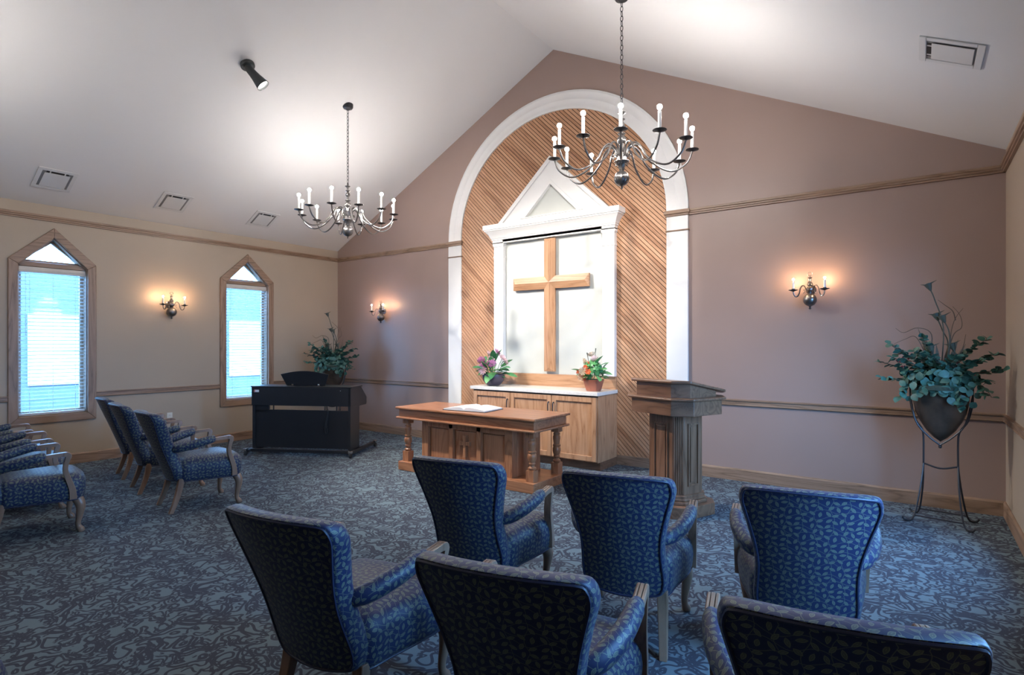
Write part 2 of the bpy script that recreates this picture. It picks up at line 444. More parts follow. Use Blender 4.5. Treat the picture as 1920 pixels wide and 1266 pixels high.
# mouldings ------------------------------------------------------------------------------
PIC = [(0, 3.050), (.022, 3.050), (.022, 3.066), (.034, 3.070), (.034, 3.086), (.044, 3.092), (.044, 3.112), (.030, 3.118), (0, 3.120)]
CHR = [(0, .838), (.016, .838), (.022, .846), (.016, .852), (.016, .888), (.026, .894), (.026, .906), (0, .910)]
BAS = [(0, 0), (.018, 0), (.018, .118), (.012, .128), (.006, .134), (0, .134)]
def mould(name, prof, wall, a0, a1, label):
    mb = MB()
    if wall == 'back': fn = lambda p, q, d: (d, YB - p, q); mat = 'trimX'
    elif wall == 'left': fn = lambda p, q, d: (XL + p, d, q); mat = 'trimY'
    elif wall == 'right': fn = lambda p, q, d: (XR - p, d, q); mat = 'trimY'
    else: fn = lambda p, q, d: (d, YF + p, q); mat = 'trimX'
    return struct(mb.prism(prof, a0, a1, fn).build(name, mat), label)
AX, AO, AI = -4.066, 1.885, 1.625             # arch centre, outer and inner half widths
k = 1
def trim(prof, wall, a0, a1, label):
    global k; mould('trim_%d' % k, prof, wall, a0, a1, label); k += 1
trim(PIC, 'back', XL, AX - AO, 'oak picture rail between piano corner and white arch')
trim(PIC, 'back', AX + AO, XR, 'oak picture rail between white arch and plant stand corner')
trim(CHR, 'back', XL, AX - AO, 'oak chair rail between piano corner and white arch')
trim(CHR, 'back', AX + AO, XR, 'oak chair rail running behind the lectern to the corner')
for w in ('left', 'right'):
    trim(PIC, w, YF, YB, 'oak picture rail along the beige side wall')
    e = [YF] + [q for y in sorted(WIN_Y) for q in (y - .442, y + .442)] + [YB]
    for a0, a1 in zip(e[::2], e[1::2]): trim(CHR, w, a0, a1, 'oak chair rail section between window casings')
    mould('baseboard_' + w, BAS, w, YF, YB, 'oak baseboard along the beige side wall')
mould('baseboard_back', BAS, 'back', XL, AX - AO, 'oak baseboard from piano corner to the arch')
mould('baseboard_alcove', BAS, 'back', AX - AI, AX + AI, 'oak baseboard under the diagonal boards')
mould('baseboard_back_lectern', BAS, 'back', AX + AO, XR, 'oak baseboard behind the lectern and plant stand')
mould('baseboard_front', BAS, 'front', XL, XR, 'oak baseboard on the wall facing the altar')

# ================================================================== arched board panel
SPR, RO, RI = 3.120, 1.835, 1.590             # springing height, outer and inner rise
alc = tag(empty('arched_wall_panel', (AX, YB, 0)), 'arched wall panel of diagonal oak boards framed in white', 'wall panel')
def arch_pts(hw, rise, n=48): return [(hw * math.cos(math.pi * i / n), SPR + rise * math.sin(math.pi * i / n)) for i in range(n + 1)]
inner = [(-AI, .0), (AI, .0)] + arch_pts(AI, RI)
MB().prism(inner, -.004, 0, lambda a, b, d: (a, d, b)).build('backing', 'groove', alc)
def clip(poly, nx, nz, c):                       # keep nx*x+nz*z <= c
    out = []
    for i, p in enumerate(poly):
        q = poly[(i + 1) % len(poly)]
        dp, dq = nx * p[0] + nz * p[1] - c, nx * q[0] + nz * q[1] - c
        if dp <= 0: out.append(p)
        if dp * dq < 0:
            t = dp / (dp - dq); out.append((p[0] + (q[0] - p[0]) * t, p[1] + (q[1] - p[1]) * t))
    return out
s2 = math.sqrt(.5); pitch, gap = .0418, .0075
c = -AI * s2
while c < (AI + SPR + RI) * s2:
    p = clip(clip(inner, s2, s2, c + pitch - gap), -s2, -s2, -c)
    q = []
    for pt in p:
        if not q or math.hypot(pt[0] - q[-1][0], pt[1] - q[-1][1]) > 1e-4: q.append(pt)
    if len(q) >= 3:
        dpt = .015 + random.uniform(-.0012, .0012)
        MB().prism(q, -dpt, -.003, lambda a, b, d: (a, d, b)).build('board', 'board', alc)
    c += pitch
arch = MB()
steps = [(0, .030), (.030, .036), (.06, .030), (.10, .030), (.13, .036), (.16, .030), (.20, .030), (.225, .036), (.26, .036)]
ao = [arch_pts(AO - w, RO - w * (RO - RI) / (AO - AI)) for w, d in steps]
n = len(ao[0]); v = []; f = []
for i in range(n):
    ring = [(ao[0][i][0], 0, ao[0][i][1])] + [(ao[j][i][0], -d, ao[j][i][1]) for j, (w, d) in enumerate(steps)] + [(ao[-1][i][0], 0, ao[-1][i][1])]
    v += ring
m = len(steps) + 2
for i in range(n - 1):
    for j in range(m): f.append((i * m + j, i * m + (j + 1) % m, (i + 1) * m + (j + 1) % m, (i + 1) * m + j))
f += [tuple(range(m)), tuple(range((n - 1) * m, n * m))[::-1]]
arch.add(v, f).build('arch_molding', 'white', alc, smooth=True, angle=20)
for sx in (-1, 1):
    x0, x1 = sorted((sx * AI, sx * AO))
    pl = MB().box(x0, x1, -.034, 0, 0, 3.05).build('pilaster', 'white', alc, bevel=.003)
    cp = MB(); cp.box(x0 - .012, x1 + .012, -.048, 0, 3.048, 3.075); cp.box(x0 - .026, x1 + .026, -.064, 0, 3.075, 3.108); cp.box(x0 - .018, x1 + .018, -.052, 0, 3.108, 3.120)
    cp.build('cap', 'trimX', pl, bevel=.004)
    MB().box(x0 - .012, x1 + .012, -.046, 0, 2.868, 2.886).build('bead', 'trimX', pl, bevel=.006)

# ================================================================== white aedicule, cross
NX = -4.055
nic = tag(empty('altar_surround', (NX, YB, 0)), 'white pedimented surround framing the wooden cross', 'altar surround')
MB().box(-.80, .80, -.022, -.016, 1.117, 3.06).build('back_panel', 'cream', nic)
for sx in (-1, 1):
    x0, x1 = sorted((sx * .79, sx * .958))
    p = MB().box(x0, x1, -.085, -.016, 1.117, 3.0).build('pilaster', 'white', nic, bevel=.003)
    q = MB(); q.box(x0 - .006, x1 + .006, -.094, -.016, 2.94, 2.955); q.box(x0 - .012, x1 + .012, -.10, -.016, 2.955, 3.0)
    q.build('capital', 'white', p, bevel=.002)
    q = MB(); q.box(x0 - .006, x1 + .006, -.093, -.016, 2.78, 2.798); q.box(x0 - .003, x1 + .003, -.089, -.016, 2.798, 2.812)
    q.build('neck_band', 'white', p, bevel=.002)
ent = [(.016, 2.985), (.10, 2.985), (.10, 3.03), (.112, 3.034), (.112, 3.052), (.120, 3.056), (.128, 3.075), (.146, 3.115), (.172, 3.145), (.182, 3.158), (.190, 3.160), (.190, 3.175), (.205, 3.178), (.205, 3.245), (.016, 3.25)]
# mitred returns: lofted profile, end caps follow the same overhang sideways
ev = []; ef = []
for sx in (-1, 1):
    ev += [(sx * (.87 + d), -d, z) for d, z in ent]; ev += [(sx * (.87 + d), -.016, z) for d, z in ent]
ne = len(ent)
def strip(a, b):
    for i in range(ne - 1): ef.append((a + i, a + i + 1, b + i + 1, b + i))
strip(ne, 0); strip(0, 2 * ne); strip(2 * ne, 3 * ne)
ef += [(0, 2 * ne, 3 * ne, ne), (ne - 1, 3 * ne - 1, 4 * ne - 1, 2 * ne - 1)]
MB().add(ev, ef).build('entablature', 'white', nic, smooth=True, angle=25)
MB().box(-.79, .79, -.10, -.016, 3.0, 3.05).build('frieze', 'white', nic)
ped = MB()
def frame_tri(o_, i_, d0, d1):
    for a in range(3):
        b = (a + 1) % 3; ped.prism([o_[a], o_[b], i_[b], i_[a]], d0, d1, lambda p, q, d: (p, -d, q))
O = [(-.915, 3.24), (.915, 3.24), (0, 4.092)]; I1 = [(-.80, 3.275), (.80, 3.275), (0, 4.02)]
I2 = [(-.50, 3.295), (.50, 3.295), (0, 3.77)]; I3 = [(-.415, 3.305), (.415, 3.305), (0, 3.712)]
frame_tri(O, I1, .016, .095); frame_tri(I1, I2, .016, .070); frame_tri(I2, I3, .016, .085)
pd = ped.build('pediment', 'white', nic)
MB().prism([(-.43, 3.295), (.43, 3.295), (0, 3.725)], -.03, -.016, lambda a, b, d: (a, d, b)).build('tympanum', 'cream', pd)

cr = tag(empty('wooden_cross', (NX - .01, YB - .03, 1.17)), 'large oak cross mounted on the cream panel', 'cross')
def cross_arm(length, ang, zc):
    w, t0, t1 = .086, .045, .075
    ca, sa = math.cos(ang), math.sin(ang)
    def P(u, v_, d): return (u * ca - v_ * sa, -d, zc + u * sa + v_ * ca)
    L = length
    pts = [P(w, w, t0), P(L, w, t0), P(L, -w, t0), P(w, -w, t0), P(0, 0, t1), P(L - .05, 0, t1),
           P(w, w, 0.016), P(L, w, 0.016), P(L, -w, 0.016), P(w, -w, 0.016), P(0, 0, .016)]
    fs = [(0, 1, 5, 4), (1, 2, 5), (2, 3, 4, 5), (0, 6, 7, 1), (1, 7, 8, 2), (2, 8, 9, 3), (6, 10, 9, 8, 7), (0, 4, 10, 6), (4, 3, 9, 10)]
    MB().add(pts, fs).build('cross_arm', 'oakZ' if abs(sa) > .5 else 'oakX', cr)
ZC = 1.200
for L, a in ((.605, 0), (.605, math.pi), (.600, math.pi / 2), (1.215, -math.pi / 2)): cross_arm(L, a, ZC)

# ================================================================== credenza under the cross
cab = tag(empty('altar_cabinet', (NX, 6.06, 0)), 'low oak cabinet with three panel doors under the cross', 'cabinet')
cw = .965
body = MB(); body.box(-cw, cw, .0, .515, .10, .905); body.build('body', 'oakZ', cab, bevel=.002)
MB().box(-cw + .03, cw, .05, .515, 0, .10).build('toe_kick', 'lectX', cab)
dx = [-cw + .012, -cw / 3, cw / 3, cw - .012]
for i in range(3):
    a, b = dx[i] + .005, dx[i + 1] - .005
    d = MB(); z0, z1, w = .115, .885, .062
    d.box(a, a + w, -.026, 0, z0, z1); d.box(b - w, b, -.026, 0, z0, z1); d.box(a + w, b - w, -.026, 0, z0, z0 + w); d.box(a + w, b - w, -.026, 0, z1 - w, z1)
    do = d.build('door', 'oakZ', cab, bevel=.004)
    MB().box(a + w - .004, b - w + .004, -.006, 0, z0 + w - .004, z1 - w + .004).build('door_panel', 'oakZ', do)
    hx = (b - w / 2) if i < 2 else (a + w / 2)
    MB().tube(bez([(hx, -.02, .80), (hx, -.048, .79), (hx, -.052, .73), (hx, -.048, .67), (hx, -.02, .66)], 4), .0075, 6).build('handle', 'iron', do, smooth=True)
MB().box(-cw + .005, cw - .005, -.004, 0, .888, .905).build('gap_shade', 'groove', cab)  # dark strip, painted shade between the door tops and the counter
ct = tag(MB().box(NX - cw - .03, NX + cw + .012, 6.015, YB - .022, .905, .950).build('countertop', 'counter', bevel=.006), 'white stone countertop on the oak altar cabinet', 'countertop')
tag(MB().box(NX - cw, NX + cw - .005, YB - .042, YB - .0165, .950, 1.115).build('backsplash_board', 'oakX', bevel=.003), 'oak backsplash board standing on the white countertop', 'backsplash')

# ================================================================== communion table
tb = tag(empty('communion_table', (-4.14, 5.09, 0)), 'dark oak communion table with turned legs and carved cross', 'table')
MB().box(-1.02, 1.02, -.36, .36, .740, .768).build('top', 'tableX', tb, bevel=.009)
MB().box(-.985, .985, -.325, .325, .648, .740).build('apron', 'tableX', tb, bevel=.003)
MB().box(-1.015, 1.015, -.355, .355, .622, .648).build('lower_molding', 'tableX', tb, bevel=.010)
pb = MB(); pb.box(-.99, .99, -.335, .335, 0, .105); pb.build('plinth', 'tableX', tb, bevel=.006)
ped_w, pf = .665, -.215
pedb = MB().box(-ped_w, ped_w, pf, .29, .105, .622).build('pedestal', 'tableZ', tb, bevel=.003)
stl = [(-ped_w, -ped_w + .10), (-.235, -.175), (.175, .235), (ped_w - .10, ped_w)]
fr = MB()
for a, b in stl: fr.box(a, b, pf - .042, pf, .105, .622)
fr.box(-ped_w + .10, ped_w - .10, pf - .042, pf, .555, .622); fr.box(-ped_w + .10, ped_w - .10, pf - .042, pf, .105, .165)
fr.build('front_frame', 'tableZ', pedb, bevel=.004)
for (a, b) in ((stl[0][1], stl[1][0]), (stl[1][1], stl[2][0]), (stl[2][1], stl[3][0])):
    MB().box(a + .02, b - .02, pf - .010, pf, .185, .535).build('front_panel', 'tableZ', pedb, bevel=.008)
cz = MB(); 
cx_pts = [(-.02, .245), (.02, .245), (.02, .385), (.02 + .055, .38), (.075, .43), (.02, .425), (.026, .50), (-.026, .50), (-.02, .425), (-.075, .43), (-.075, .38), (-.02, .385)]
cz.prism(cx_pts, pf - .045, pf - .008, lambda a, b, d: (a, d, b)).build('carved_cross', 'tableZ', pedb, bevel=.004)
LEG = [(.034, .225), (.042, .235), (.042, .250), (.030, .258), (.027, .275), (.036, .285), (.036, .297), (.030, .305), (.043, .335), (.047, .36), (.045, .385), (.036, .395), (.043, .405), (.043, .418), (.033, .425), (.036, .45), (.043, .49), (.041, .515), (.031, .525), (.039, .533), (.039, .545), (.031, .553), (.030, .562)]
leg0 = None
for sx in (-1, 1):
    for sy in (-1, 1):
        if leg0 is None:
            l = MB(); l.box(-.046, .046, -.046, .046, .105, .225); l.box(-.046, .046, -.046, .046, .562, .622); l.lathe(LEG, 20)
            o = l.build('leg', 'tableZ', tb, smooth=True, angle=50); leg0 = o
        else: o = leg0.copy(); COL.objects.link(o)
        o.location = (sx * .91, sy * .245, 0)
# open book
bk = tag(empty('open_book', (-4.175, 5.03, .768), 6), 'open book with white pages lying on the communion table', 'book')
MB().box(-.29, .29, -.20, .20, 0, .006).build('cover', 'iron', bk, bevel=.002)
for sx in (-1, 1):
    pg = MB(); pts = []
    prof = [(0, .020), (.03, .040), (.08, .044), (.16, .036), (.24, .026), (.28, .019)]
    poly = [(sx * a, b) for a, b in prof] + [(sx * .282, .006), (0, .006)]
    pg.prism(poly, -.19, .19, lambda a, b, d: (a, d, b)).build('page_block', 'paper', bk, smooth=True, angle=50)
    for r_ in range(6):
        yy = .11 - r_ * .045
        MB().add([(sx * .09, yy, .0434), (sx * .235, yy, .0272), (sx * .235, yy + .007, .0272), (sx * .09, yy + .007, .0434)], [(0, 1, 2, 3)]).build('text_line', 'print', bk)

# ================================================================== lectern
lt = tag(empty('lectern', (-1.82, 5.12, 0), -22), 'dark oak lectern with sloped reading desk and panelled column', 'lectern')
def octo(w, d, c): return [(-w + c, -d), (w - c, -d), (w, -d + c), (w, d - c), (w - c, d), (-w + c, d), (-w, d - c), (-w, -d + c)]
def slab(mb, pts, z0, z1): mb.prism(pts, z0, z1, lambda a, b, d: (a, b, d))
m_ = MB(); slab(m_, octo(.305, .275, .10), 0, .105); pl = m_.build('plinth', 'lectX', lt, bevel=.006)
m_ = MB(); slab(m_, octo(.248, .225, .085), .105, .135); slab(m_, octo(.235, .212, .08), .135, .16); m_.build('step_molding', 'lectX', lt, bevel=.007)
W, D, C = .205, .185, .072
m_ = MB(); slab(m_, octo(W, D, C), .15, .905); col = m_.build('column', 'lectZ', lt, bevel=.003)
m_ = MB(); slab(m_, octo(W + .02, D + .02, C), .15, .185); m_.build('column_base', 'lectX', col, bevel=.005)
def face_frame(fn, hw):
    fb = MB()
    for (a0, a1, b0, b1, dd) in ((-hw, -hw + .016, .26, .82, .012), (hw - .016, hw, .26, .82, .012), (-hw + .016, hw - .016, .26, .276, .012), (-hw + .016, hw - .016, .804, .82, .012), (-hw + .032, hw - .032, .292, .788, .007)):
        fb.prism([(a0, b0), (a1, b0), (a1, b1), (a0, b1)], 0, dd, fn)
    fb.build('panel_molding', 'lectZ', col, bevel=.003)
face_frame(lambda a, b, d: (a, -D - d, b), .085); face_frame(lambda a, b, d: (a, D + d, b), .085)
face_frame(lambda a, b, d: (W + d, a, b), .07); face_frame(lambda a, b, d: (-W - d, a, b), .07)
for sx, sy in ((1, -1), (-1, -1), (1, 1), (-1, 1)):               # fluted chamfers
    fl_ = MB()
    mx_, my_ = sx * (W - C / 2), sy * (D - C / 2); tx, ty = sx * -s2, sy * s2; nx_, ny_ = sx * s2, sy * s2
    for q in (-.036, -.018, 0, .018, .036):
        fl_.tube([(mx_ + tx * q * sx * -1, my_ + ty * q * sx * -1, .20), (mx_ + tx * q * sx * -1, my_ + ty * q * sx * -1, .88)], .0075, 6)
    fl_.build('fluting', 'lectZ', col, smooth=True)
DW, DD, DC = .385, .335, .135
m_ = MB(); slab(m_, octo(DW - .015, DD - .015, DC), .905, 1.035); m_.build('lower_desk', 'lectX', lt, bevel=.003)
m_ = MB(); slab(m_, octo(DW + .012, DD + .012, DC), 1.035, 1.060); m_.build('lower_desk_top', 'lectX', lt, bevel=.010)
# upper desk: high at the front (-y), sloping down to the reader (+y)
up = octo(DW - .065, DD - .05, DC - .02)
def topz(y): return 1.185 - (y + DD - .05 - .10) * .20 if y > -DD + .15 else 1.185
mbu = MB(); nn = len(up)
ys = sorted(set([p[1] for p in up] + [-DD + .15]))
v = [(a, b, 1.060) for a, b in up] + [(a, b, topz(b)) for a, b in up]
mbu.add(v, [tuple(range(nn))[::-1]] + [(i, (i + 1) % nn, nn + (i + 1) % nn, nn + i) for i in range(nn)] + [(8, 9, 10, 15), (15, 10, 11, 14), (14, 11, 12, 13)])
mbu.build('upper_desk', 'lectX', lt)
ot = [(a, b if b < 0 else b + .055) for a, b in octo(DW - .03, DD - .015, DC - .02)]
mbu = MB(); v = [(a, b, topz(b) + .001) for a, b in ot] + [(a, b, topz(b) + .026) for a, b in ot]
mbu.add(v, [(0, 7, 2, 1)[::1], (7, 6, 3, 2), (6, 5, 4, 3), (8, 9, 10, 15), (15, 10, 11, 14), (14, 11, 12, 13)] + [(i, (i + 1) % nn, nn + (i + 1) % nn, nn + i) for i in range(nn)])
mbu.build('reading_top', 'lectX', lt, bevel=.008)
MB().box(-.20, .20, DD + .005, DD + .025, topz(DD + .015) + .022, topz(DD + .015) + .05).build('book_ledge', 'lectX', lt, bevel=.004)

# ================================================================== digital piano on its dolly
pz = .085
pn = tag(empty('digital_piano', (-6.850, 4.566, pz), 27.9), 'black upright digital piano seen from its back', 'piano')
PW = .715
MB().box(-PW - .02, PW + .02, -.005, .36, .845, .862).build('lid', 'piano', pn, bevel=.004)
MB().box(-PW - .012, PW + .005, .0, .30, .595, .845).build('upper_case', 'piano', pn, bevel=.004)
for sx in (-1, 1):
    x0, x1 = sorted((sx * (PW - .035), sx * PW))
    poly = [(0, .0), (.30, .0), (.30, .575), (.54, .575), (.56, .60), (.56, .68), (.36, .845), (0, .845)]
    MB().prism(poly, x0, x1, lambda a, b, d: (d, a, b)).build('side_panel', 'piano', pn, bevel=.004)
MB().box(-PW + .035, PW - .035, .30, .54, .585, .66).build('keybed', 'piano', pn, bevel=.003)
MB().box(-PW + .035, PW - .035, .02, .045, .015, .535).build('lower_panel', 'piano', pn, bevel=.002)
MB().box(-PW + .035, -PW + .235, .02, .05, .50, .60).build('corner_block', 'piano', pn)
for x in (-.42, .36, .50): MB().box(x, x + .012, .022, .035, .53, .60).build('bracket', 'piano', pn)
ms = MB()
arc = [(-.36, .0)] + [(-.33 + .66 * i / 14 - (.0), .0) for i in range(0)] 
mp = [(-.285, .0), (.285, .0), (.355, .165)] + [(.355 - .71 * i / 12, .165 + .05 * math.sin(math.pi * i / 12)) for i in range(1, 12)] + [(-.355, .165)]
ms.prism(mp, 0, .016, lambda a, b, d: (a - .02, .17 + d - b * .22, .862 + b * .96)).build('music_stand', 'piano', pn, bevel=.004)
for x in (-.20, .19): MB().box(x - .015, x + .015, .14, .165, .862, .885).build('stand_clip', 'chrome', pn, bevel=.003)
st = MB().box(-PW + .025, -PW + .10, -.003, .0, .778, .810).build('label_sticker', 'sticker', pn); st['label'] = 'white sticker'
MB().box(-PW + .027, -PW + .042, -.0035, -.003, .780, .808).build('sticker_mark', 'red', st)
MB().box(PW - .19, PW - .12, -.003, .0, .802, .812).build('socket_strip', 'rubber', pn); MB().box(PW - .145, PW - .138, -.004, -.003, .803, .811).build('socket_light', 'sticker', pn)
MB().tube(bez([(.39, .01, .56), (.395, .0, .50), (.37, -.005, .42), (.355, -.006, .30), (.36, -.008, .235), (.375, -.008, .225), (.385, -.006, .26), (.375, -.004, .36), (.395, .0, .46)], 6), .004, 6).build('power_cord', 'rubber', pn, smooth=True)
dl = tag(empty('piano_dolly', (-6.850, 4.566, 0), 27.9), 'black steel dolly with casters under the digital piano', 'dolly')
fr = MB(); fr.box(-.76, .76, -.035, .0, .045, .085); fr.box(-.76, .76, .30, .335, .045, .085); fr.build('frame_rail', 'iron', dl, bevel=.003)
for x in (-.735, .735):
    MB().box(x - .025, x + .025, -.09, .78 if x > 0 else .60, .042, .080).build('outrigger', 'iron', dl, bevel=.003)
for x, y in ((-.755, -.09), (.755, -.09), (.755, .78), (-.755, .60)):
    h = MB(); h.box(x - .022, x + .022, y - .03, y + .03, .062, .098)
    cs = h.build('caster', 'chrome', dl, bevel=.006)
    w_ = MB(); w_.lathe([(.008, -.016), (.030, -.014), (.036, -.008), (.036, .008), (.030, .014), (.008, .016)], 18)
    w_.v = [(p[2] + x, p[0] + y, p[1] + .036) for p in w_.v]
    w_.build('wheel', 'rubber', cs, smooth=True)

# ================================================================== lamps
def candle_parts(parent, p, h=.155, r=.0135, pan=.056, bulb='bulb'):
    x, y, z = p
    MB().lathe([(.004, -.012), (.010, -.010), (pan * .55, -.004), (pan, .004), (pan, .007), (.016, .003), (.016, .018), (.013, .018)], 16, (x, y, z)).build('drip_pan', 'iron', parent, smooth=True)
    MB().lathe([(r, .012), (r, h), (.006, h + .001), (.006, h + .008)], 12, (x, y, z)).build('candle', 'candle', parent, smooth=True)
    br_ = .021 if bulb == 'bulb' else .0105
    MB().lathe([(.006, h + .006)] + [(br_ * math.cos(t), h + .012 + br_ + br_ * math.sin(t)) for t in (-1.2, -.7, -.2, .3, .8, 1.3)] + [(.001, h + .0125 + 2 * br_)], 8, (x, y, z)).build('bulb', bulb, parent, smooth=True)
def arm_path(a, rad, zc, zp, r0=.045):
    ca, sa = math.cos(a), math.sin(a)
    P = [(r0, zc + .01), (r0 + .02, zc + .075), (r0 + .075, zc + .105), (r0 + .135, zc + .065), (r0 + .19, zc - .035), (rad * .58, zc - .125), (rad * .76, zc - .150), (rad * .93, zc - .085), (rad, zp - .012)]
    return [Vector((q.x * ca, q.x * sa, q.z)) for q in bez([(r, 0, z) for r, z in P], 5)]
def make_chandelier(ch_len):
    """origin at the ceiling canopy, hanging down -z"""
    root = empty('chandelier')
    zc, zp, Rr = -1.43, -1.41, .60
    cn = MB(); cn.lathe([(.006, -.052), (.02, -.048), (.03, -.036), (.055, -.030), (.066, -.014), (.068, .03)], 24).build('canopy', 'iron', root, smooth=True)
    top = -1.0
    ch = MB(); z = -.045; i = 0
    while z > top - .01:
        L, w = .050, .0125; lp = []
        for q in range(12):
            a = math.tau * q / 12; u, v_ = w * math.cos(a), (L / 2) * math.sin(a)
            lp.append((u, 0, z - L / 2 + v_) if i % 2 else (0, u, z - L / 2 + v_))
        ch.tube(lp, .0034, 5, closed=True); z -= L - .007; i += 1
    ch.build('chain', 'iron', root, smooth=True)
    prof = [(.003, zc - .285), (.007, zc - .275), (.010, zc - .268), (.006, zc - .262), (.012, zc - .255)]
    for q in range(13): a = -math.pi / 2 + .2 + (math.pi - .42) * q / 12; prof.append((.068 * math.cos(a), zc - .190 + .068 * math.sin(a)))
    prof += [(.024, zc - .115), (.026, zc - .09), (.040, zc - .06), (.066, zc - .042), (.066, zc - .034), (.044, zc - .028), (.044, zc + .035), (.050, zc + .040), (.032, zc + .05), (.020, zc + .085), (.022, zc + .11)]
    for q in range(9): a = -1.0 + 2.0 * q / 8; prof.append((.042 * math.cos(a), zc + .150 + .042 * math.sin(a)))
    prof += [(.016, zc + .195), (.034, zc + .205), (.034, zc + .211), (.015, zc + .22), (.012, zc + .25), (.030, zc + .275), (.024, zc + .30), (.012, zc + .32), (.030, zc + .332), (.030, zc + .338), (.012, zc + .35), (.014, zc + .375), (.036, zc + .39), (.036, zc + .396), (.008, zc + .40), (.006, zc + .43)]
    MB().lathe(prof, 24).build('column', 'pewter', root, smooth=True)
    for q in range(12):
        a = math.tau * q / 12; ca, sa = math.cos(a), math.sin(a)
        arm = MB().tube(arm_path(a, Rr, zc, zp), .0085, 8)
        sp = [(.045 + .03 + .052 * t * math.cos(5.6 * t - 1.2), zc + .005 - .03 * t + .048 * t * math.sin(5.6 * t - 1.2)) for t in [i / 16 for i in range(1, 17)]]
        ao_ = arm.build('arm', 'pewter', root, smooth=True)
        MB().tube([(r * ca, r * sa, z) for r, z in sp], .0042, 5).build('scroll', 'pewter', ao_, smooth=True)
        candle_parts(ao_, (Rr * ca, Rr * sa, zp))
    return root
def chain_top(x): return ceil_z(x)
CH = make_chandelier(1.0)
spots = [((-2.13, 4.63), -6, 'twelve-arm pewter chandelier hanging in front of the white arch'),
         ((-5.99, 4.68), 4, 'twelve-arm pewter chandelier hanging between the piano and the ceiling vents'),
         ((-5.99, 0.50), 0, 'twelve-arm pewter chandelier hanging over the rows by the window wall')]
for i, ((x, y), rz, lab) in enumerate(spots):
    o = CH if i == 0 else copy_tree(CH)
    o.location = (x, y, ceil_z(x)); o.rotation_euler.z = R(rz)
    tag(o, lab, 'chandelier', 'pewter chandeliers')

def make_sconce():
    """origin on the wall, facing -y, z=0 at ball centre"""
    root = empty('wall_sconce')
    yb = -.085
    prof = [(.002, -.098), (.010, -.094), (.014, -.086), (.008, -.078), (.012, -.068)]
    for q in range(12): a = -math.pi / 2 + .2 + (math.pi - .5) * q / 11; prof.append((.066 * math.cos(a), .066 * math.sin(a)))
    prof += [(.020, .072), (.024, .080), (.020, .086), (.040, .098), (.040, .118), (.018, .128), (.014, .138), (.029, .156), (.024, .176), (.012, .186), (.017, .205), (.012, .222), (.024, .230), (.006, .236), (.004, .250)]
    MB().lathe(prof, 20, (0, yb, 0)).build('body', 'pewter', root, smooth=True)
    bp = MB(); bp.lathe([(.0, 0), (.044, 0), (.05, .006), (.044, .014), (.0, .016)], 20, cap=False); bp.v = [(p[0], -p[2], p[1] + .108) for p in bp.v]
    bp.tube([(0, -.01, .108), (0, yb + .03, .108)], .012, 8).build('backplate', 'pewter', root, smooth=True)
    MB().tube([(.022 * math.cos(t), yb, .268 + .018 * math.sin(t)) for t in [math.tau * i / 16 for i in range(16)]], .0035, 6, closed=True).build('ring', 'pewter', root, smooth=True)
    for sx in (-1, 1):
        a = R(-90 + sx * 62); ca, sa = math.cos(a), math.sin(a)
        P = [(.038, .105), (.050, .140), (.075, .146), (.095, .118), (.103, .075), (.120, .038), (.142, .036), (.158, .060), (.162, .092)]
        arm = MB().tube([(q.x * ca, yb + q.x * sa, q.z) for q in bez([(r, 0, z) for r, z in P], 5)], .0062, 7).build('arm', 'pewter', root, smooth=True)
        sp = [(.062 + .022 * t * math.cos(5 * t), .095 + .026 * t * math.sin(5 * t)) for t in [i / 12 for i in range(1, 13)]]
        MB().tube([(r * ca, yb + r * sa, z) for r, z in sp], .003, 5).build('scroll', 'pewter', arm, smooth=True)
        candle_parts(arm, (.162 * ca, yb + .162 * sa, .098), h=.092, r=.011, pan=.044, bulb='sbulb')
    return root
SC = make_sconce()
for i, (loc, rz, lab) in enumerate((((-.896, YB, 1.985), 0, 'two-candle pewter wall sconce on the mauve wall near the lectern'),
                                    ((-7.46, YB, 1.985), 0, 'two-candle pewter wall sconce on the mauve wall near the piano'),
                                    ((XL, 3.69, 1.985), 90, 'two-candle pewter wall sconce between the two gothic windows'))):
    o = SC if i == 0 else copy_tree(SC)
    o.location = loc; o.rotation_euler = (0, 0, R(rz)); tag(o, lab, 'wall lamp', 'pewter wall sconces')

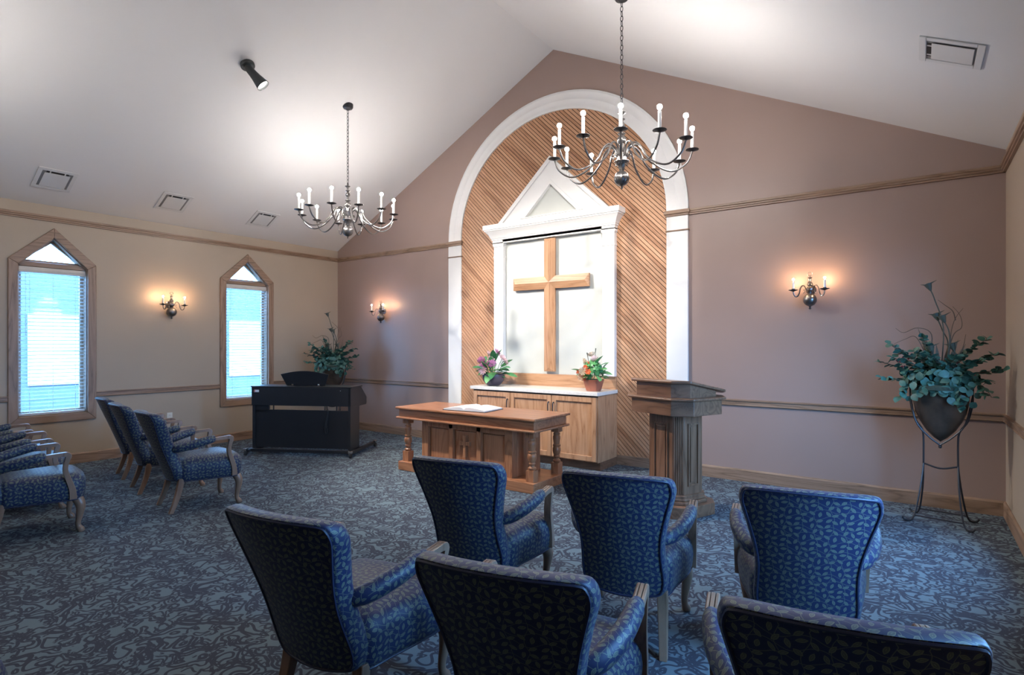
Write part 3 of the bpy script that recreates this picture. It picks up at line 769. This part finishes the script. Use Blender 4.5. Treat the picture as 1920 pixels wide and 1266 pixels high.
# ceiling spotlights aimed at the cross
def spotlight(x, y, aim, beam, power, label):
    z = ceil_z(x); sgn = 1 if x < XM else -1
    root = empty('ceiling_spotlight', (x, y, z)); tag(root, label, 'spotlight')
    nrm = Vector((sgn * SL, 0, -1)).normalized()            # into the room
    q = nrm.to_track_quat('Z', 'Y')
    b = MB().lathe([(.075, 0), (.075, .026), (.066, .036), (.0, .036)], 24, cap=False); b.v = [tuple(q @ Vector(p)) for p in b.v]
    b.build('base', 'spot', root, smooth=True)
    piv = nrm * .055
    MB().tube([nrm * .02, nrm * .07], .012, 8).build('swivel', 'spot', root, smooth=True)
    d = (Vector(aim) - Vector((x, y, z)) - piv).normalized(); q2 = d.to_track_quat('Z', 'Y')
    h = MB().lathe([(.0, -.035), (.030, -.03), (.042, .0), (.044, .06), (.052, .13), (.066, .20), (.072, .235), (.066, .235), (.062, .21), (.0, .205)], 24, cap=False); h.v = [tuple(q2 @ Vector(p) + piv) for p in h.v]
    hd = h.build('housing', 'spot', root, smooth=True)
    l = MB().lathe([(.0, .222), (.03, .220), (.063, .214)], 24, cap=False); l.v = [tuple(q2 @ Vector(p) + piv) for p in l.v]
    l.build('lens', 'lens', hd, smooth=True)
    ld = bpy.data.lights.new('spot_beam', 'SPOT'); ld.energy = SPOT_W * 10 * power; ld.spot_size = R(beam); ld.spot_blend = .8; ld.shadow_soft_size = .05; ld.color = (1, .95, .89)
    lo = bpy.data.objects.new('spot_beam', ld); COL.objects.link(lo); lo.parent = root
    lo.location = piv + d * .26; lo.rotation_euler = (-d).to_track_quat('Z', 'Y').to_euler()
spotlight(-5.99, 3.33, (-4.05, 5.45, 1.2), 80, 1.5, 'black ceiling spotlight aimed at the cross')
spotlight(-1.30, 2.70, (-3.90, 6.5, 2.1), 50, 0.8, 'black ceiling spotlight on the slope above the lectern')

# ceiling vents
def vent(xc, yc, label):
    sgn = 1 if xc < XM else -1
    root = empty('ceiling_vent', (xc, yc, ceil_z(xc))); root.rotation_euler = (0, -sgn * math.atan(SL), 0)
    tag(root, label, 'vent', 'white ceiling air vents')
    a = .19
    for (x0, x1, y0, y1) in ((-a, -a + .045, -a, a), (a - .045, a, -a, a), (-a + .045, a - .045, -a, -a + .045), (-a + .045, a - .045, a - .045, a)):
        MB().box(x0, x1, y0, y1, -.010, .0).build('frame', 'vent', root, bevel=.004)
    MB().box(-a + .045, a - .045, -a + .045, a - .045, -.003, -.001).build('duct', 'ventin', root)
    MB().box(*sorted((sgn * .112, sgn * .143)), -.105, .105, -.0045, -.003).build('slot_shade', 'dark', root)  # flat dark strip painted in for the shade of the ridge-side gap
    MB().box(*sorted((sgn * -.135, sgn * .112)), -.122, .122, -.014, -.009).build('deflector', 'vent', root, bevel=.003)
    for y in (-.07, .07): MB().box(*sorted((sgn * .112, sgn * .14)), y - .006, y + .006, -.009, -.003).build('hanger', 'vent', root)
for y, lb in ((2.245, 'square white vent above the window beyond the sconce from the piano'), (3.56, 'square white vent above the window wall sconce'), (4.86, 'square white vent above the window behind the piano')):
    vent(-8.285, y, lb)
vent(.185, 4.755, 'square white vent on the slope above the plant stand')

# wall outlet
ol = tag(empty('wall_outlet', (XL, 3.70, .48)), 'ivory double outlet on the beige wall beneath the sconce', 'outlet')
MB().box(0, .006, -.036, .036, -.06, .06).build('plate', 'plastic', ol, bevel=.003)
for z in (-.024, .024):
    s_ = MB().box(.006, .009, -.017, .017, z - .016, z + .016).build('socket', 'plastic', ol, bevel=.004)
    for y in (-.007, .007): MB().box(.009, .0095, y - .0015, y + .0015, z - .006, z + .007).build('slot_shade', 'dark', s_)

# ================================================================== plants
def leaf_mesh(name, L, w, mat, curl=.25, fold=.15, shape='oval'):
    n = 5; v = []; f = []
    for i in range(n + 1):
        t = i / n
        hw = w * (math.sin(math.pi * min(1, t * .92 + .06)) ** (.8 if shape == 'oval' else 1.0)) if 0 < i < n else w * .05
        if shape == 'lance': hw = w * math.sin(math.pi * t ** .8) if 0 < i < n else w * .04
        z = -curl * L * t * t
        v += [(-hw, L * t, z + fold * hw), (0, L * t, z), (hw, L * t, z + fold * hw)]
    for i in range(n): a = i * 3; f += [(a, a + 1, a + 4, a + 3), (a + 1, a + 2, a + 5, a + 4)]
    me = bpy.data.meshes.new(name); me.from_pydata(v, [], f); me.materials.append(M[mat])
    me.polygons.foreach_set('use_smooth', [True] * len(me.polygons)); return me
def put(me, name, parent, loc, dirv, roll=0, s=1.0):
    o = bpy.data.objects.new(name, me); COL.objects.link(o); o.parent = parent; o.location = loc
    d = Vector(dirv).normalized(); q = d.to_track_quat('Y', 'Z')
    o.rotation_mode = 'QUATERNION'; o.rotation_quaternion = q @ Matrix.Rotation(roll, 3, 'Y').to_quaternion(); o.scale = (s, s, s); return o
def put_n(me, name, parent, loc, nrm, spin, s=1.0):
    n_ = Vector(nrm).normalized(); t = n_.orthogonal().normalized(); t = Matrix.Rotation(spin, 3, n_) @ t; x_ = t.cross(n_)
    o = bpy.data.objects.new(name, me); COL.objects.link(o); o.parent = parent; o.location = loc
    o.rotation_mode = 'QUATERNION'; o.rotation_quaternion = Matrix((x_, t, n_)).transposed().to_quaternion(); o.scale = (s, s, s); return o
def flower_mesh(name, r, mat, petals=9, cup=.35, layers=2):
    v = []; f = []
    for ly in range(layers):
        rr = r * (1 - .35 * ly); cu = cup + .5 * ly
        for k_ in range(petals):
            a = math.tau * (k_ + .5 * ly) / petals; da = math.pi / petals * .95; o = len(v)
            for q, wdt in ((.12, .5), (.6, 1.0), (1.0, .55)):
                for sg in (-1, 1): v.append((rr * q * math.cos(a + sg * da * wdt), rr * q * math.sin(a + sg * da * wdt), rr * cu * q * q + .004 * ly))
            f += [(o, o + 1, o + 3, o + 2), (o + 2, o + 3, o + 5, o + 4)]
    me = bpy.data.meshes.new(name); me.from_pydata(v, [], f); me.materials.append(M[mat]); return me

LF = {'ovalb': leaf_mesh('leaf_broad', .12, .034, 'green2'), 'ovald': leaf_mesh('leaf_dark', .13, .026, 'green1'), 'round': leaf_mesh('leaf_round', .05, .024, 'green2', .1),
      'euc': leaf_mesh('leaf_euc', .060, .024, 'green3', .12), 'ivy': leaf_mesh('leaf_ivy', .085, .036, 'green4', .3), 'ivyb': leaf_mesh('leaf_ivy_light', .085, .036, 'green3', .3)}
FL = {'pink': flower_mesh('flower_pink', .052, 'pink', 11, .35, 3), 'pale': flower_mesh('flower_pale', .045, 'palepink', 9, .5, 2),
      'orange': flower_mesh('flower_orange', .034, 'orange', 6, .4, 2), 'peach': flower_mesh('flower_cream', .048, 'peach', 9, .6, 3)}
def bouquet(root, z0, stems, leaves, lk):
    for (x, y, z, kind, tilt) in stems:
        MB().tube(bez([(x * .25, y * .25, z0 - .03), (x * .6, y * .6, z0 + (z - z0) * .5), (x, y, z)], 3), .003, 5).build('stem', 'green1', root)
        o = bpy.data.objects.new('flower', FL[kind]); COL.objects.link(o); o.parent = root; o.location = (x, y, z)
        o.rotation_euler = (R(tilt[0]), R(tilt[1]), random.uniform(0, 6))
    for _ in range(leaves):
        a = random.uniform(0, math.tau); el = random.uniform(-.25, 1.15); r0 = random.uniform(.0, .06)
        d = (math.cos(a) * math.cos(el), math.sin(a) * math.cos(el), math.sin(el))
        rr_ = random.uniform(.03, .11); p = (math.cos(a) * r0 + d[0] * rr_, math.sin(a) * r0 + d[1] * rr_, z0 + random.uniform(-.005, .05) + max(0, d[2]) * rr_)
        put(LF[random.choice(lk)], 'leaf', root, p, d, random.uniform(-.6, .6), random.uniform(.7, 1.25))
# bowl of pink flowers
fb = tag(empty('pink_flower_bowl', (-4.785, 6.21, .950)), 'plum bowl of pink flowers on the white countertop', 'flower pot')
MB().lathe([(.0, .0), (.055, .0), (.085, .018), (.115, .06), (.125, .10), (.122, .125), (.112, .125), (.114, .10), (.0, .098)], 28, cap=False).build('bowl', 'plum', fb, smooth=True)
MB().lathe([(.0, .118), (.06, .116), (.113, .105)], 20, cap=False).build('filler', 'soil', fb, smooth=True)
T_ = (60, 0)
bouquet(fb, .12, [(-.12, -.06, .27, 'pink', (40, -40)), (-.055, -.03, .345, 'pale', (50, -20)), (.055, -.02, .36, 'pink', (55, 15)), (.01, -.06, .285, 'pale', (65, 0)), (.055, -.10, .245, 'pink', (70, 10)),
                  (-.065, -.10, .20, 'pink', (75, -15)), (-.045, -.13, .165, 'pale', (80, -5)), (-.13, -.08, .19, 'pale', (60, -40)), (.13, -.02, .30, 'pale', (45, 30)), (.15, .0, .26, 'pale', (50, 45)), (-.10, .02, .24, 'pale', (20, -40))], 34, ['ovald', 'ovald', 'ovalb'])
for d, rl in (((.25, -.35, .9), 0), ((.35, -.1, .9), .4), ((-.9, -.3, .25), 0), ((.9, -.2, .2), .3), ((.15, -.75, -.45), 0), ((.35, -.6, -.1), .2)):
    put(LF['ovalb'] if d[2] < 0 else LF['ovald'], 'leaf', fb, (d[0] * .08, d[1] * .08, .15 + max(0, d[2]) * .12), d, rl, 1.35)
fb.scale = (1.26,) * 3
# terracotta pot of orange flowers
fo = tag(empty('orange_flower_pot', (-3.235, 6.22, .950)), 'terracotta pot of orange and cream flowers on the white countertop', 'flower pot')
MB().lathe([(.0, .0), (.082, .0), (.086, .01), (.118, .112), (.122, .128), (.112, .128), (.108, .112), (.0, .110)], 8, cap=False).build('pot', 'terra', fo, bevel=.003)
MB().lathe([(.0, .135), (.06, .128), (.110, .116)], 16, cap=False).build('filler', 'soil', fo, smooth=True)
bouquet(fo, .13, [(-.01, -.02, .385, 'peach', (30, 0)), (.035, -.04, .345, 'pale', (60, 5)), (-.115, -.02, .31, 'peach', (40, -40)), (-.04, -.06, .30, 'orange', (60, -5)), (-.05, -.09, .255, 'orange', (65, -10)),
                  (-.075, -.12, .215, 'peach', (75, -10)), (.0, -.13, .215, 'orange', (75, 0)), (-.135, -.08, .205, 'orange', (65, -30)), (-.06, -.13, .145, 'orange', (85, -5)), (-.10, -.12, .155, 'peach', (80, -15))], 24, ['round', 'ovalb'])
for _ in range(150):
    a, el = random.uniform(0, math.tau), random.uniform(-.45, 1.35); q = random.uniform(.7, 1.0)
    nv = Vector((math.cos(a) * math.cos(el), math.sin(a) * math.cos(el), math.sin(el)))
    nj = nv + Vector([random.uniform(-.5, .5) for _ in range(3)])
    put_n(LF['round'], 'leaf', fo, (nv.x * .13 * q - .01, nv.y * .12 * q, .20 + nv.z * .13 * q), nj, random.uniform(0, 6.2), random.uniform(.6, 1.1))
fo.scale = (1.12,) * 3
for d in ((.8, -.1, .55), (.75, -.3, .3), (.9, .1, .1), (.5, -.2, .8)): put(LF['ovalb'], 'leaf', fo, (d[0] * .06, d[1] * .06, .19 + d[2] * .12), d, .3, 1.3)
for p, h in (((.03, .0), .47), ((-.06, .0), .42)): MB().tube([(p[0] * .3, 0, .14), (p[0], -.02, h - .06), (p[0] * 1.2, -.02, h)], [.003, .003, .006], 5).build('spike', 'pod', fo)

# iron stand with shield planter and tall arrangement
def make_stand():
    root = empty('plant_stand')
    for s in (-1, 1):
        MB().tube(bez([(s * .255, 0, 1.17), (s * .25, 0, 1.02), (s * .215, 0, .88), (s * .155, 0, .79), (s * .14, 0, .70), (s * .14, 0, .48)], 6), .0085, 8).build('upright', 'iron', root, smooth=True)
        for fy in (-1, 1):
            MB().tube(bez([(s * .14, 0, .49), (s * .155, fy * .07, .30), (s * .185, fy * .135, .10), (s * .215, fy * .165, .018), (s * .265, fy * .185, .012), (s * .29, fy * .19, .035)], 6), .0085, 8).build('leg', 'iron', root, smooth=True)
        MB().tube(bez([(s * .255, 0, 1.10), (s * .20, -.04, .86), (s * .10, -.045, .74), (0, -.04, .665)], 6), .0075, 7).build('brace', 'iron', root, smooth=True)
    MB().tube(bez([(-.14, 0, .49), (0, -.01, .462), (.14, 0, .49)], 6), .0075, 7).build('crossbar', 'iron', root, smooth=True)
    for fy in (-1, 1): MB().tube([(-.20, fy * .15, .055), (.20, fy * .15, .055)], .0065, 7).build('foot_rail', 'iron', root, smooth=True)
    MB().lathe([(.0, .635), (.012, .64), (.016, .655), (.010, .67), (.0, .675)], 10, (0, -.03, 0), cap=False).build('finial', 'iron', root, smooth=True)
    # shield planter: pointed vessel with bulging front and back
    lv = []; nf = []
    N = 28
    prof = [(.0, .69), (.06, .73), (.12, .79), (.175, .87), (.21, .95), (.228, 1.03), (.235, 1.12), (.238, 1.17), (.225, 1.17), (.222, 1.12)]
    for hw, z in prof:
        dp = .50 * hw + .02 * (hw > 0)
        for q in range(N):
            a = math.tau * q / N; ca, sa = math.cos(a), math.sin(a)
            lv.append((hw * math.copysign(abs(ca) ** .75, ca), dp * math.copysign(abs(sa) ** .9, sa), z))
    for i in range(len(prof) - 1):
        for q in range(N): nf.append((i * N + q, i * N + (q + 1) % N, (i + 1) * N + (q + 1) % N, (i + 1) * N + q))
    nf.append(tuple(range((len(prof) - 1) * N, len(prof) * N)))
    MB().add(lv, nf).build('shield_planter', 'shield', root, smooth=True, angle=60)
    return root
ST = make_stand(); ST.scale = (.85, .92, 1)
def make_arrangement():
    root = empty('foliage_arrangement'); rnd = random.Random(3)
    MB().lathe([(.0, .05), (.08, .04), (.19, .0), (.19, -.03), (0, -.04)], 16, cap=False).build('filler', 'soil', root, smooth=True)
    # eucalyptus sprays
    tips = [(-.43, -.05, .20), (-.36, -.08, .36), (-.30, .02, .30), (-.40, -.12, .06), (.36, .0, .28), (.30, .05, .40), (.41, -.06, .16), (.30, -.14, .24), (-.12, -.05, .42), (-.22, -.15, .22), (.20, -.16, .12), (.12, -.1, .26), (.33, -.1, .06), (-.2, .1, .3), (.18, .12, .3), (-.26, -.12, .12), (-.34, -.02, .24), (.24, -.05, .2), (-.15, -.14, .3), (.05, -.14, .18), (-.05, -.15, .24)]
    for x, y, z in tips:
        P = bez([(x * .12, y * .12, .0), (x * .5, y * .5, z * .62), (x, y, z)], 8)
        br = MB().tube(P, .003, 5).build('branch', 'twig', root, smooth=True)
        for i in range(3, len(P)):
            d = (P[i] - P[i - 1]).normalized()
            for sd in (-1, 1):
                a = rnd.uniform(0, math.tau); w = Vector((math.cos(a), math.sin(a), rnd.uniform(-.4, .6)))
                put(LF['euc'], 'leaf', br, P[i], d * .6 + w * sd, rnd.uniform(-1, 1), rnd.uniform(.7, 1.15))
    # ivy over the rim
    for _ in range(170):
        a = rnd.uniform(0, math.tau); r = rnd.uniform(.05, .27); el = rnd.uniform(-.9, .7)
        q = rnd.uniform(.72, 1.0); e2 = rnd.uniform(-.55, 1.2); nv = Vector((math.cos(a) * math.cos(e2), math.sin(a) * math.cos(e2), math.sin(e2)))
        p = (nv.x * .29 * q, nv.y * .19 * q, .05 + nv.z * .13 * q)
        put_n(LF[rnd.choice(['ivy', 'ivyb', 'ivyb'])], 'leaf', root, p, nv + Vector([rnd.uniform(-.6, .6) for _ in range(3)]), rnd.uniform(0, 6.2), rnd.uniform(.55, .95))
    for _ in range(46):                                      # ivy hanging over the front of the planter
        x = rnd.uniform(-.27, .27); z = rnd.uniform(-.02, .06) - rnd.random() ** 2 * .13 * (.5 + abs(x) * 2)
        put_n(LF[rnd.choice(['ivy', 'ivyb'])], 'leaf', root, (x, -.165 + abs(x) * .18 + rnd.uniform(-.02, .01), z), (x * 1.5 + rnd.uniform(-.5, .5), -1, rnd.uniform(-.2, .7)), rnd.uniform(0, 6.2), rnd.uniform(.55, .9))
    for s_, pts in ((-1, [(-.20, -.08, .03), (-.25, -.12, -.03), (-.27, -.13, -.10)]), (1, [(.12, -.12, .02), (.16, -.16, -.08), (.18, -.17, -.17)]), (1, [(.2, -.06, .04), (.30, -.1, .0), (.34, -.1, -.07)])):
        P = bez(pts, 4); br = MB().tube(P, .002, 5).build('branch', 'twig', root)
        for q in P: put(LF['ivyb'], 'leaf', br, q, (rnd.uniform(-1, 1), -.6, rnd.uniform(-1, .2)), rnd.uniform(-.6, .6), rnd.uniform(.6, .9))
    # pods on tall stalks
    for x, y, z, bx_ in ((-.07, 0, .88, -.01), (-.02, .02, .62, .02), (.03, -.02, .60, .03), (.09, .0, .36, .06), (-.05, -.05, .34, -.02)):
        P = bez([(bx_ * .3, 0, .02), (bx_ + .03, y, z * .55), (x + .03, y, z - .14), (x, y, z - .05)], 5)
        st_ = MB().tube(P, .005, 6).build('stalk', 'pod', root, smooth=True)
        d = (P[-1] - P[-3]).normalized(); e = P[-1]
        MB().tube([e - d * .01, e + d * .025, e + d * .055, e + d * .06], [.007, .021, .030, .012], 8).build('pod', 'pod', st_, smooth=True)
        sd = d.cross(Vector((0, 1, 0))).normalized()
        MB().tube([e + d * .05 + sd * .015, e + d * .07 + sd * .05], [.008, .001], 6).build('pod_tip', 'pod', st_)
        MB().tube([e + d * .05 - sd * .015, e + d * .06 - sd * .07], [.008, .001], 6).build('pod_tip', 'pod', st_)
    # curly twigs
    for pts in ([(0, 0, .02), (.06, 0, .28), (.07, .02, .46), (.10, .02, .58), (.15, .02, .66)], [(.1, .02, .56), (.08, .02, .64), (.02, .02, .70), (-.02, .02, .74)],
                [(-.02, 0, .02), (-.10, -.02, .26), (-.17, -.03, .42), (-.25, -.03, .40), (-.33, -.03, .36)], [(-.08, 0, .2), (-.06, -.02, .44), (-.16, -.02, .50), (-.26, -.02, .46), (-.32, -.02, .50)],
                [(.02, 0, .1), (.08, .02, .42), (.14, .02, .50), (.13, .02, .60), (.08, .02, .68)], [(.03, 0, .1), (.14, .0, .3), (.17, 0, .44)]):
        P = bez(pts, 6); MB().tube(P, [.0045 * (1 - .7 * i / len(P)) for i in range(len(P))], 5).build('twig', 'twig', root, smooth=True)
    for x, z in ((-.16, .50), (-.10, .40), (.12, .40), (.17, .36), (.05, .34), (-.03, .36), (.09, .3), (-.13, .34)):
        b = MB().tube(bez([(x * .2, .0, .02), (x * .6, .01, z * .6), (x, .0, z)], 4), [.016, .018, .019, .019, .017, .015, .011, .006, .001], 6, flat=.25).build('grass_blade', 'blade', root, smooth=True)
    bm_ = None
    for _ in range(16):
        sx = rnd.choice((-1, 1)); p = (sx * rnd.uniform(.10, .32), rnd.uniform(-.12, .05), rnd.uniform(.10, .27))
        if bm_ is None: bm_ = MB().lathe([(.001, -.009), (.008, -.004), (.009, .002), (.001, .009)], 8).build('berry', 'berry', root, smooth=True); o = bm_
        else: o = bm_.copy(); COL.objects.link(o)
        o.location = p
    return root
AR = make_arrangement()
for i, ((x, y), rz, la, lb) in enumerate((((.165, 6.07), -8, 'black iron stand with shield-shaped planter in the corner behind the lectern', 'eucalyptus and ivy arrangement with pods in the planter near the lectern corner'),
                                          ((-8.06, 5.98), 45, 'black iron stand with shield-shaped planter in the corner behind the piano', 'eucalyptus and ivy arrangement with twigs in the planter behind the piano'))):
    o = ST if i == 0 else copy_tree(ST); o.location = (x, y, 0); o.rotation_euler.z = R(rz); tag(o, la, 'plant stand')
    o = AR if i == 0 else copy_tree(AR); o.location = (x, y, 1.17); o.rotation_euler.z = R(rz); tag(o, lb, 'plant')

# ================================================================== armchairs
def pillow(outline, layers, cen):
    """outline: closed 2-D points; layers: (scale, inset, depth); returns verts (a,b,depth), faces"""
    n = len(outline); v = []; f = []
    nr = []
    for i in range(n):
        a, b = outline[i - 1], outline[(i + 1) % n]; t = Vector((b[0] - a[0], b[1] - a[1])).normalized(); nr.append((t.y, -t.x))
    for sc_, ins, dp in layers:
        for i, (a, b) in enumerate(outline):
            a2, b2 = a - nr[i][0] * ins, b - nr[i][1] * ins
            v.append((cen[0] + (a2 - cen[0]) * sc_, cen[1] + (b2 - cen[1]) * sc_, dp))
    L = len(layers)
    for j in range(L - 1):
        for i in range(n): f.append((j * n + i, j * n + (i + 1) % n, (j + 1) * n + (i + 1) % n, (j + 1) * n + i))
    v.append((cen[0], cen[1], layers[0][2] - .0)); f += [(len(v) - 1, (i + 1) % n, i) for i in range(n)]
    v.append((cen[0], cen[1], layers[-1][2])); f += [(len(v) - 1, (L - 1) * n + i, (L - 1) * n + (i + 1) % n) for i in range(n)]
    return v, f
def smooth_closed(pts, n=5):
    P = [Vector((a, b, 0)) for a, b in pts]; m = len(P); out = []
    for i in range(m):
        a, b, c_, d = P[i - 1], P[i], P[(i + 1) % m], P[(i + 2) % m]
        for q in range(n):
            t = q / n; r = 0.5 * ((2 * b) + (c_ - a) * t + (2 * a - 5 * b + 4 * c_ - d) * t * t + (3 * b - a - 3 * c_ + d) * t ** 3); out.append((r.x, r.y))
    return out
def back_y(x, z):                                 # rear surface of the backrest
    t = (z - .28) / .62
    return -.250 - .235 * max(0, t) ** 1.12 - .060 * (1 - (x / .28) ** 2)
def make_chair():
    root = empty('armchair')
    half = [(.0, .262), (.12, .270), (.19, .292), (.212, .36), (.208, .45), (.205, .54), (.216, .63), (.240, .73), (.262, .81), (.270, .855), (.260, .900), (.228, .917), (.12, .924), (.0, .927)]
    out = smooth_closed(half + [(-a, b) for a, b in half[-2:0:-1]], 4)
    lay = [(.30, .0, -.006), (.62, 0, -.005), (.88, 0, -.002), (1, .012, .0), (1, .004, .002), (1, .0, .012), (1, -.004, .045), (1, -.002, .075), (1, .008, .098), (1, .026, .112), (.80, .02, .125), (.55, .0, .134), (.25, 0, .138)]
    v, f = pillow(out, lay, (0, .62))
    def warp(p):
        x, z, d = p; th = 1 - .12 * max(0, (z - .5) / .4)
        return (x, back_y(x, z) + d * th, z - d * .08)
    b = MB().add([warp(p) for p in v], f).build('backrest', 'fabric', root, smooth=True, uv=True, angle=70)
    n = len(out)
    pip = [warp((p[0], p[1], -.002)) for p in v[3 * n:4 * n]]
    MB().tube(pip[::2], .0055, 6, closed=True).build('piping', 'piping', b, smooth=True)
    sh = [(.0, -.265), (.15, -.255), (.215, -.22), (.235, -.12), (.268, .02), (.288, .14), (.285, .215), (.245, .262), (.14, .282), (.0, .290)]
    so = smooth_closed(sh + [(-a, b_) for a, b_ in sh[-2:0:-1]], 4)
    lay = [(.5, 0, .272), (.95, 0, .270), (1, .004, .274), (1, -.004, .30), (1, -.010, .36), (1, -.008, .41), (1, .004, .446), (1, .028, .470), (.82, .02, .484), (.55, 0, .494), (.25, 0, .498)]
    v, f = pillow(so, lay, (0, .02))
    st_ = MB().add(v, f).build('seat', 'fabric', root, smooth=True, uv=True, angle=70)
    n2 = len(so)
    MB().tube([(p[0], p[1], .273) for p in v[2 * n2:3 * n2]][::2], .005, 6, closed=True).build('piping', 'piping', st_, smooth=True)
    for s in (-1, 1):
        P = bez([(s * .165, -.315, .570), (s * .232, -.265, .585), (s * .283, -.14, .618), (s * .305, .015, .652)], 5)
        rr = [.030 + .010 * math.sin(math.pi * min(1, i / len(P) * .9)) for i in range(len(P))]; rr[-1] = .026
        P.append(P[-1] + (P[-1] - P[-2]) * .12); rr.append(.012)
        ar = MB().tube(P, rr, 14, flat=.86).build('arm_pad', 'fabric', root, smooth=True, uv=True, angle=70)
        # carved wooden arm end and post, swept in the y-z plane, triple-ribbed section
        path = bez([(0, -.02, .640), (0, .05, .648), (0, .105, .650), (0, .142, .648), (0, .156, .632), (0, .148, .600), (0, .137, .55), (0, .140, .50), (0, .158, .44), (0, .176, .38), (0, .184, .33), (0, .186, .283)], 3)
        L = len(path)
        sec = [(-.021, -1), (.021, -1), (.021, .8), (.017, 1), (.010, 1), (.008, .55), (.006, 1), (-.006, 1), (-.008, .55), (-.010, 1), (-.017, 1), (-.021, .8)]
        vv = []; ff = []; m = len(sec)
        for i, p in enumerate(path):
            t = (path[min(i + 1, L - 1)] - path[max(0, i - 1)]).normalized(); nrm = Vector((0, -t.z, t.y))
            u_ = i / (L - 1); th = .014 + .007 * math.exp(-((u_ - .34) / .10) ** 2) + .010 * max(0, u_ - .45) / .55
            x0 = s * (.305 - .014 * u_)
            for a, b_ in sec: q = p + nrm * (b_ * th); vv.append((x0 + a, q.y, q.z))
        for i in range(L - 1):
            for j in range(m): ff.append((i * m + j, i * m + (j + 1) % m, (i + 1) * m + (j + 1) % m, (i + 1) * m + j))
        ff += [tuple(range(m)), tuple(range((L - 1) * m, L * m))[::-1]]
        MB().add(vv, ff).build('arm_post', 'chairwood', root, smooth=True, angle=35)
        # cabriole front leg
        P = bez([(s * .232, .205, .300), (s * .245, .226, .262), (s * .256, .240, .215), (s * .252, .236, .15), (s * .245, .226, .085), (s * .246, .228, .045), (s * .252, .242, .018), (s * .254, .250, .0)], 4)
        key = [.038, .039, .034, .025, .0185, .0185, .026, .022]
        rr = []
        for i in range(len(P)):
            q = i / 4; a = int(min(q, 6)); t = q - a; rr.append(key[a] * (1 - t) + key[min(a + 1, 7)] * t)
        MB().tube(P, rr, 12).build('leg', 'chairwood', root, smooth=True, angle=60)
        # sabre rear leg
        P = bez([(s * .185, -.235, .30), (s * .190, -.255, .20), (s * .196, -.285, .10), (s * .202, -.325, .0)], 4)
        vv = []; ff = []
        for i, p in enumerate(P):
            h = .026 - .007 * i / (len(P) - 1); vv += [(p.x - h, p.y - h, p.z), (p.x + h, p.y - h, p.z), (p.x + h, p.y + h, p.z), (p.x - h, p.y + h, p.z)]
        for i in range(len(P) - 1):
            for j in range(4): ff.append((i * 4 + j, i * 4 + (j + 1) % 4, i * 4 + 4 + (j + 1) % 4, i * 4 + 4 + j))
        ff += [(0, 1, 2, 3), tuple(range(len(vv) - 4, len(vv)))]
        MB().add(vv, ff).build('leg', 'chairwood', root, bevel=.004)
    return root
PROTO = make_chair()
A_ = 'navy leaf-patterned armchair '
chairs = [
    ((-2.085, 2.715), 11, A_ + 'in the front row before the communion table', 'armchairs facing the lectern'),
    ((-1.265, 2.91), 13, A_ + 'in the front row, middle chair before the lectern', 'armchairs facing the lectern'),
    ((-.467, 3.107), 12, A_ + 'in the front row, end chair near the iron plant stand', 'armchairs facing the lectern'),
    ((-1.96, 1.63), 9, A_ + 'in the second row, aisle chair behind the one before the table', 'armchairs facing the lectern'),
    ((-1.06, 1.71), 14, A_ + 'in the second row, middle chair behind the lectern chair', 'armchairs facing the lectern'),
    ((-.245, 1.927), 14, A_ + 'in the second row, end chair behind the plant stand chair', 'armchairs facing the lectern'),
    ((-2.70, .235), 13, A_ + 'in the third row across the aisle from the windows', 'armchairs facing the lectern'),
    ((-5.60, 2.67), -9, A_ + 'by the windows, front row aisle end near the piano', 'armchairs beside the window wall'),
    ((-6.555, 2.79), -11, A_ + 'by the windows, front row middle near the piano', 'armchairs beside the window wall'),
    ((-7.39, 2.945), -12, A_ + 'by the windows, front row end against the window wall', 'armchairs beside the window wall'),
    ((-5.83, 1.475), -9, A_ + 'by the windows, second row aisle end', 'armchairs beside the window wall'),
    ((-6.745, 1.615), -10, A_ + 'by the windows, second row middle', 'armchairs beside the window wall'),
    ((-7.56, 1.68), -11, A_ + 'by the windows, second row end against the wall', 'armchairs beside the window wall'),
]
for i, ((x, y), rz, lab, grp) in enumerate(chairs):
    o = PROTO if i == 0 else copy_tree(PROTO)
    o.location = (x, y, 0); o.rotation_euler.z = R(rz); tag(o, lab, 'armchair', grp)

# ================================================================== neighbouring house seen through the blinds
hs = tag(empty('neighbour_house', (-16.0, 5.0, -.3)), 'pale sided house outside the gothic windows', 'house')
for i in range(19): MB().box(-.02 - .012, .0, -7, 7.5, i * .19, i * .19 + .185).build('siding_board', 'siding', hs)
MB().box(-.25, -.03, -7, 7.5, 0, 3.61).build('wall', 'siding', hs)
for y in (-.6, 3.9):
    w_ = MB(); w_.box(0, .05, y - .55, y - .47, .9, 2.5); w_.box(0, .05, y + .47, y + .55, .9, 2.5); w_.box(0, .05, y - .47, y + .47, .9, .98); w_.box(0, .05, y - .47, y + .47, 2.42, 2.5); w_.box(0, .04, y - .47, y + .47, 1.68, 1.74)
    wf = w_.build('window_frame', 'outwin', hs); MB().box(0, .02, y - .47, y + .47, .98, 2.42).build('pane', 'outwin', wf)
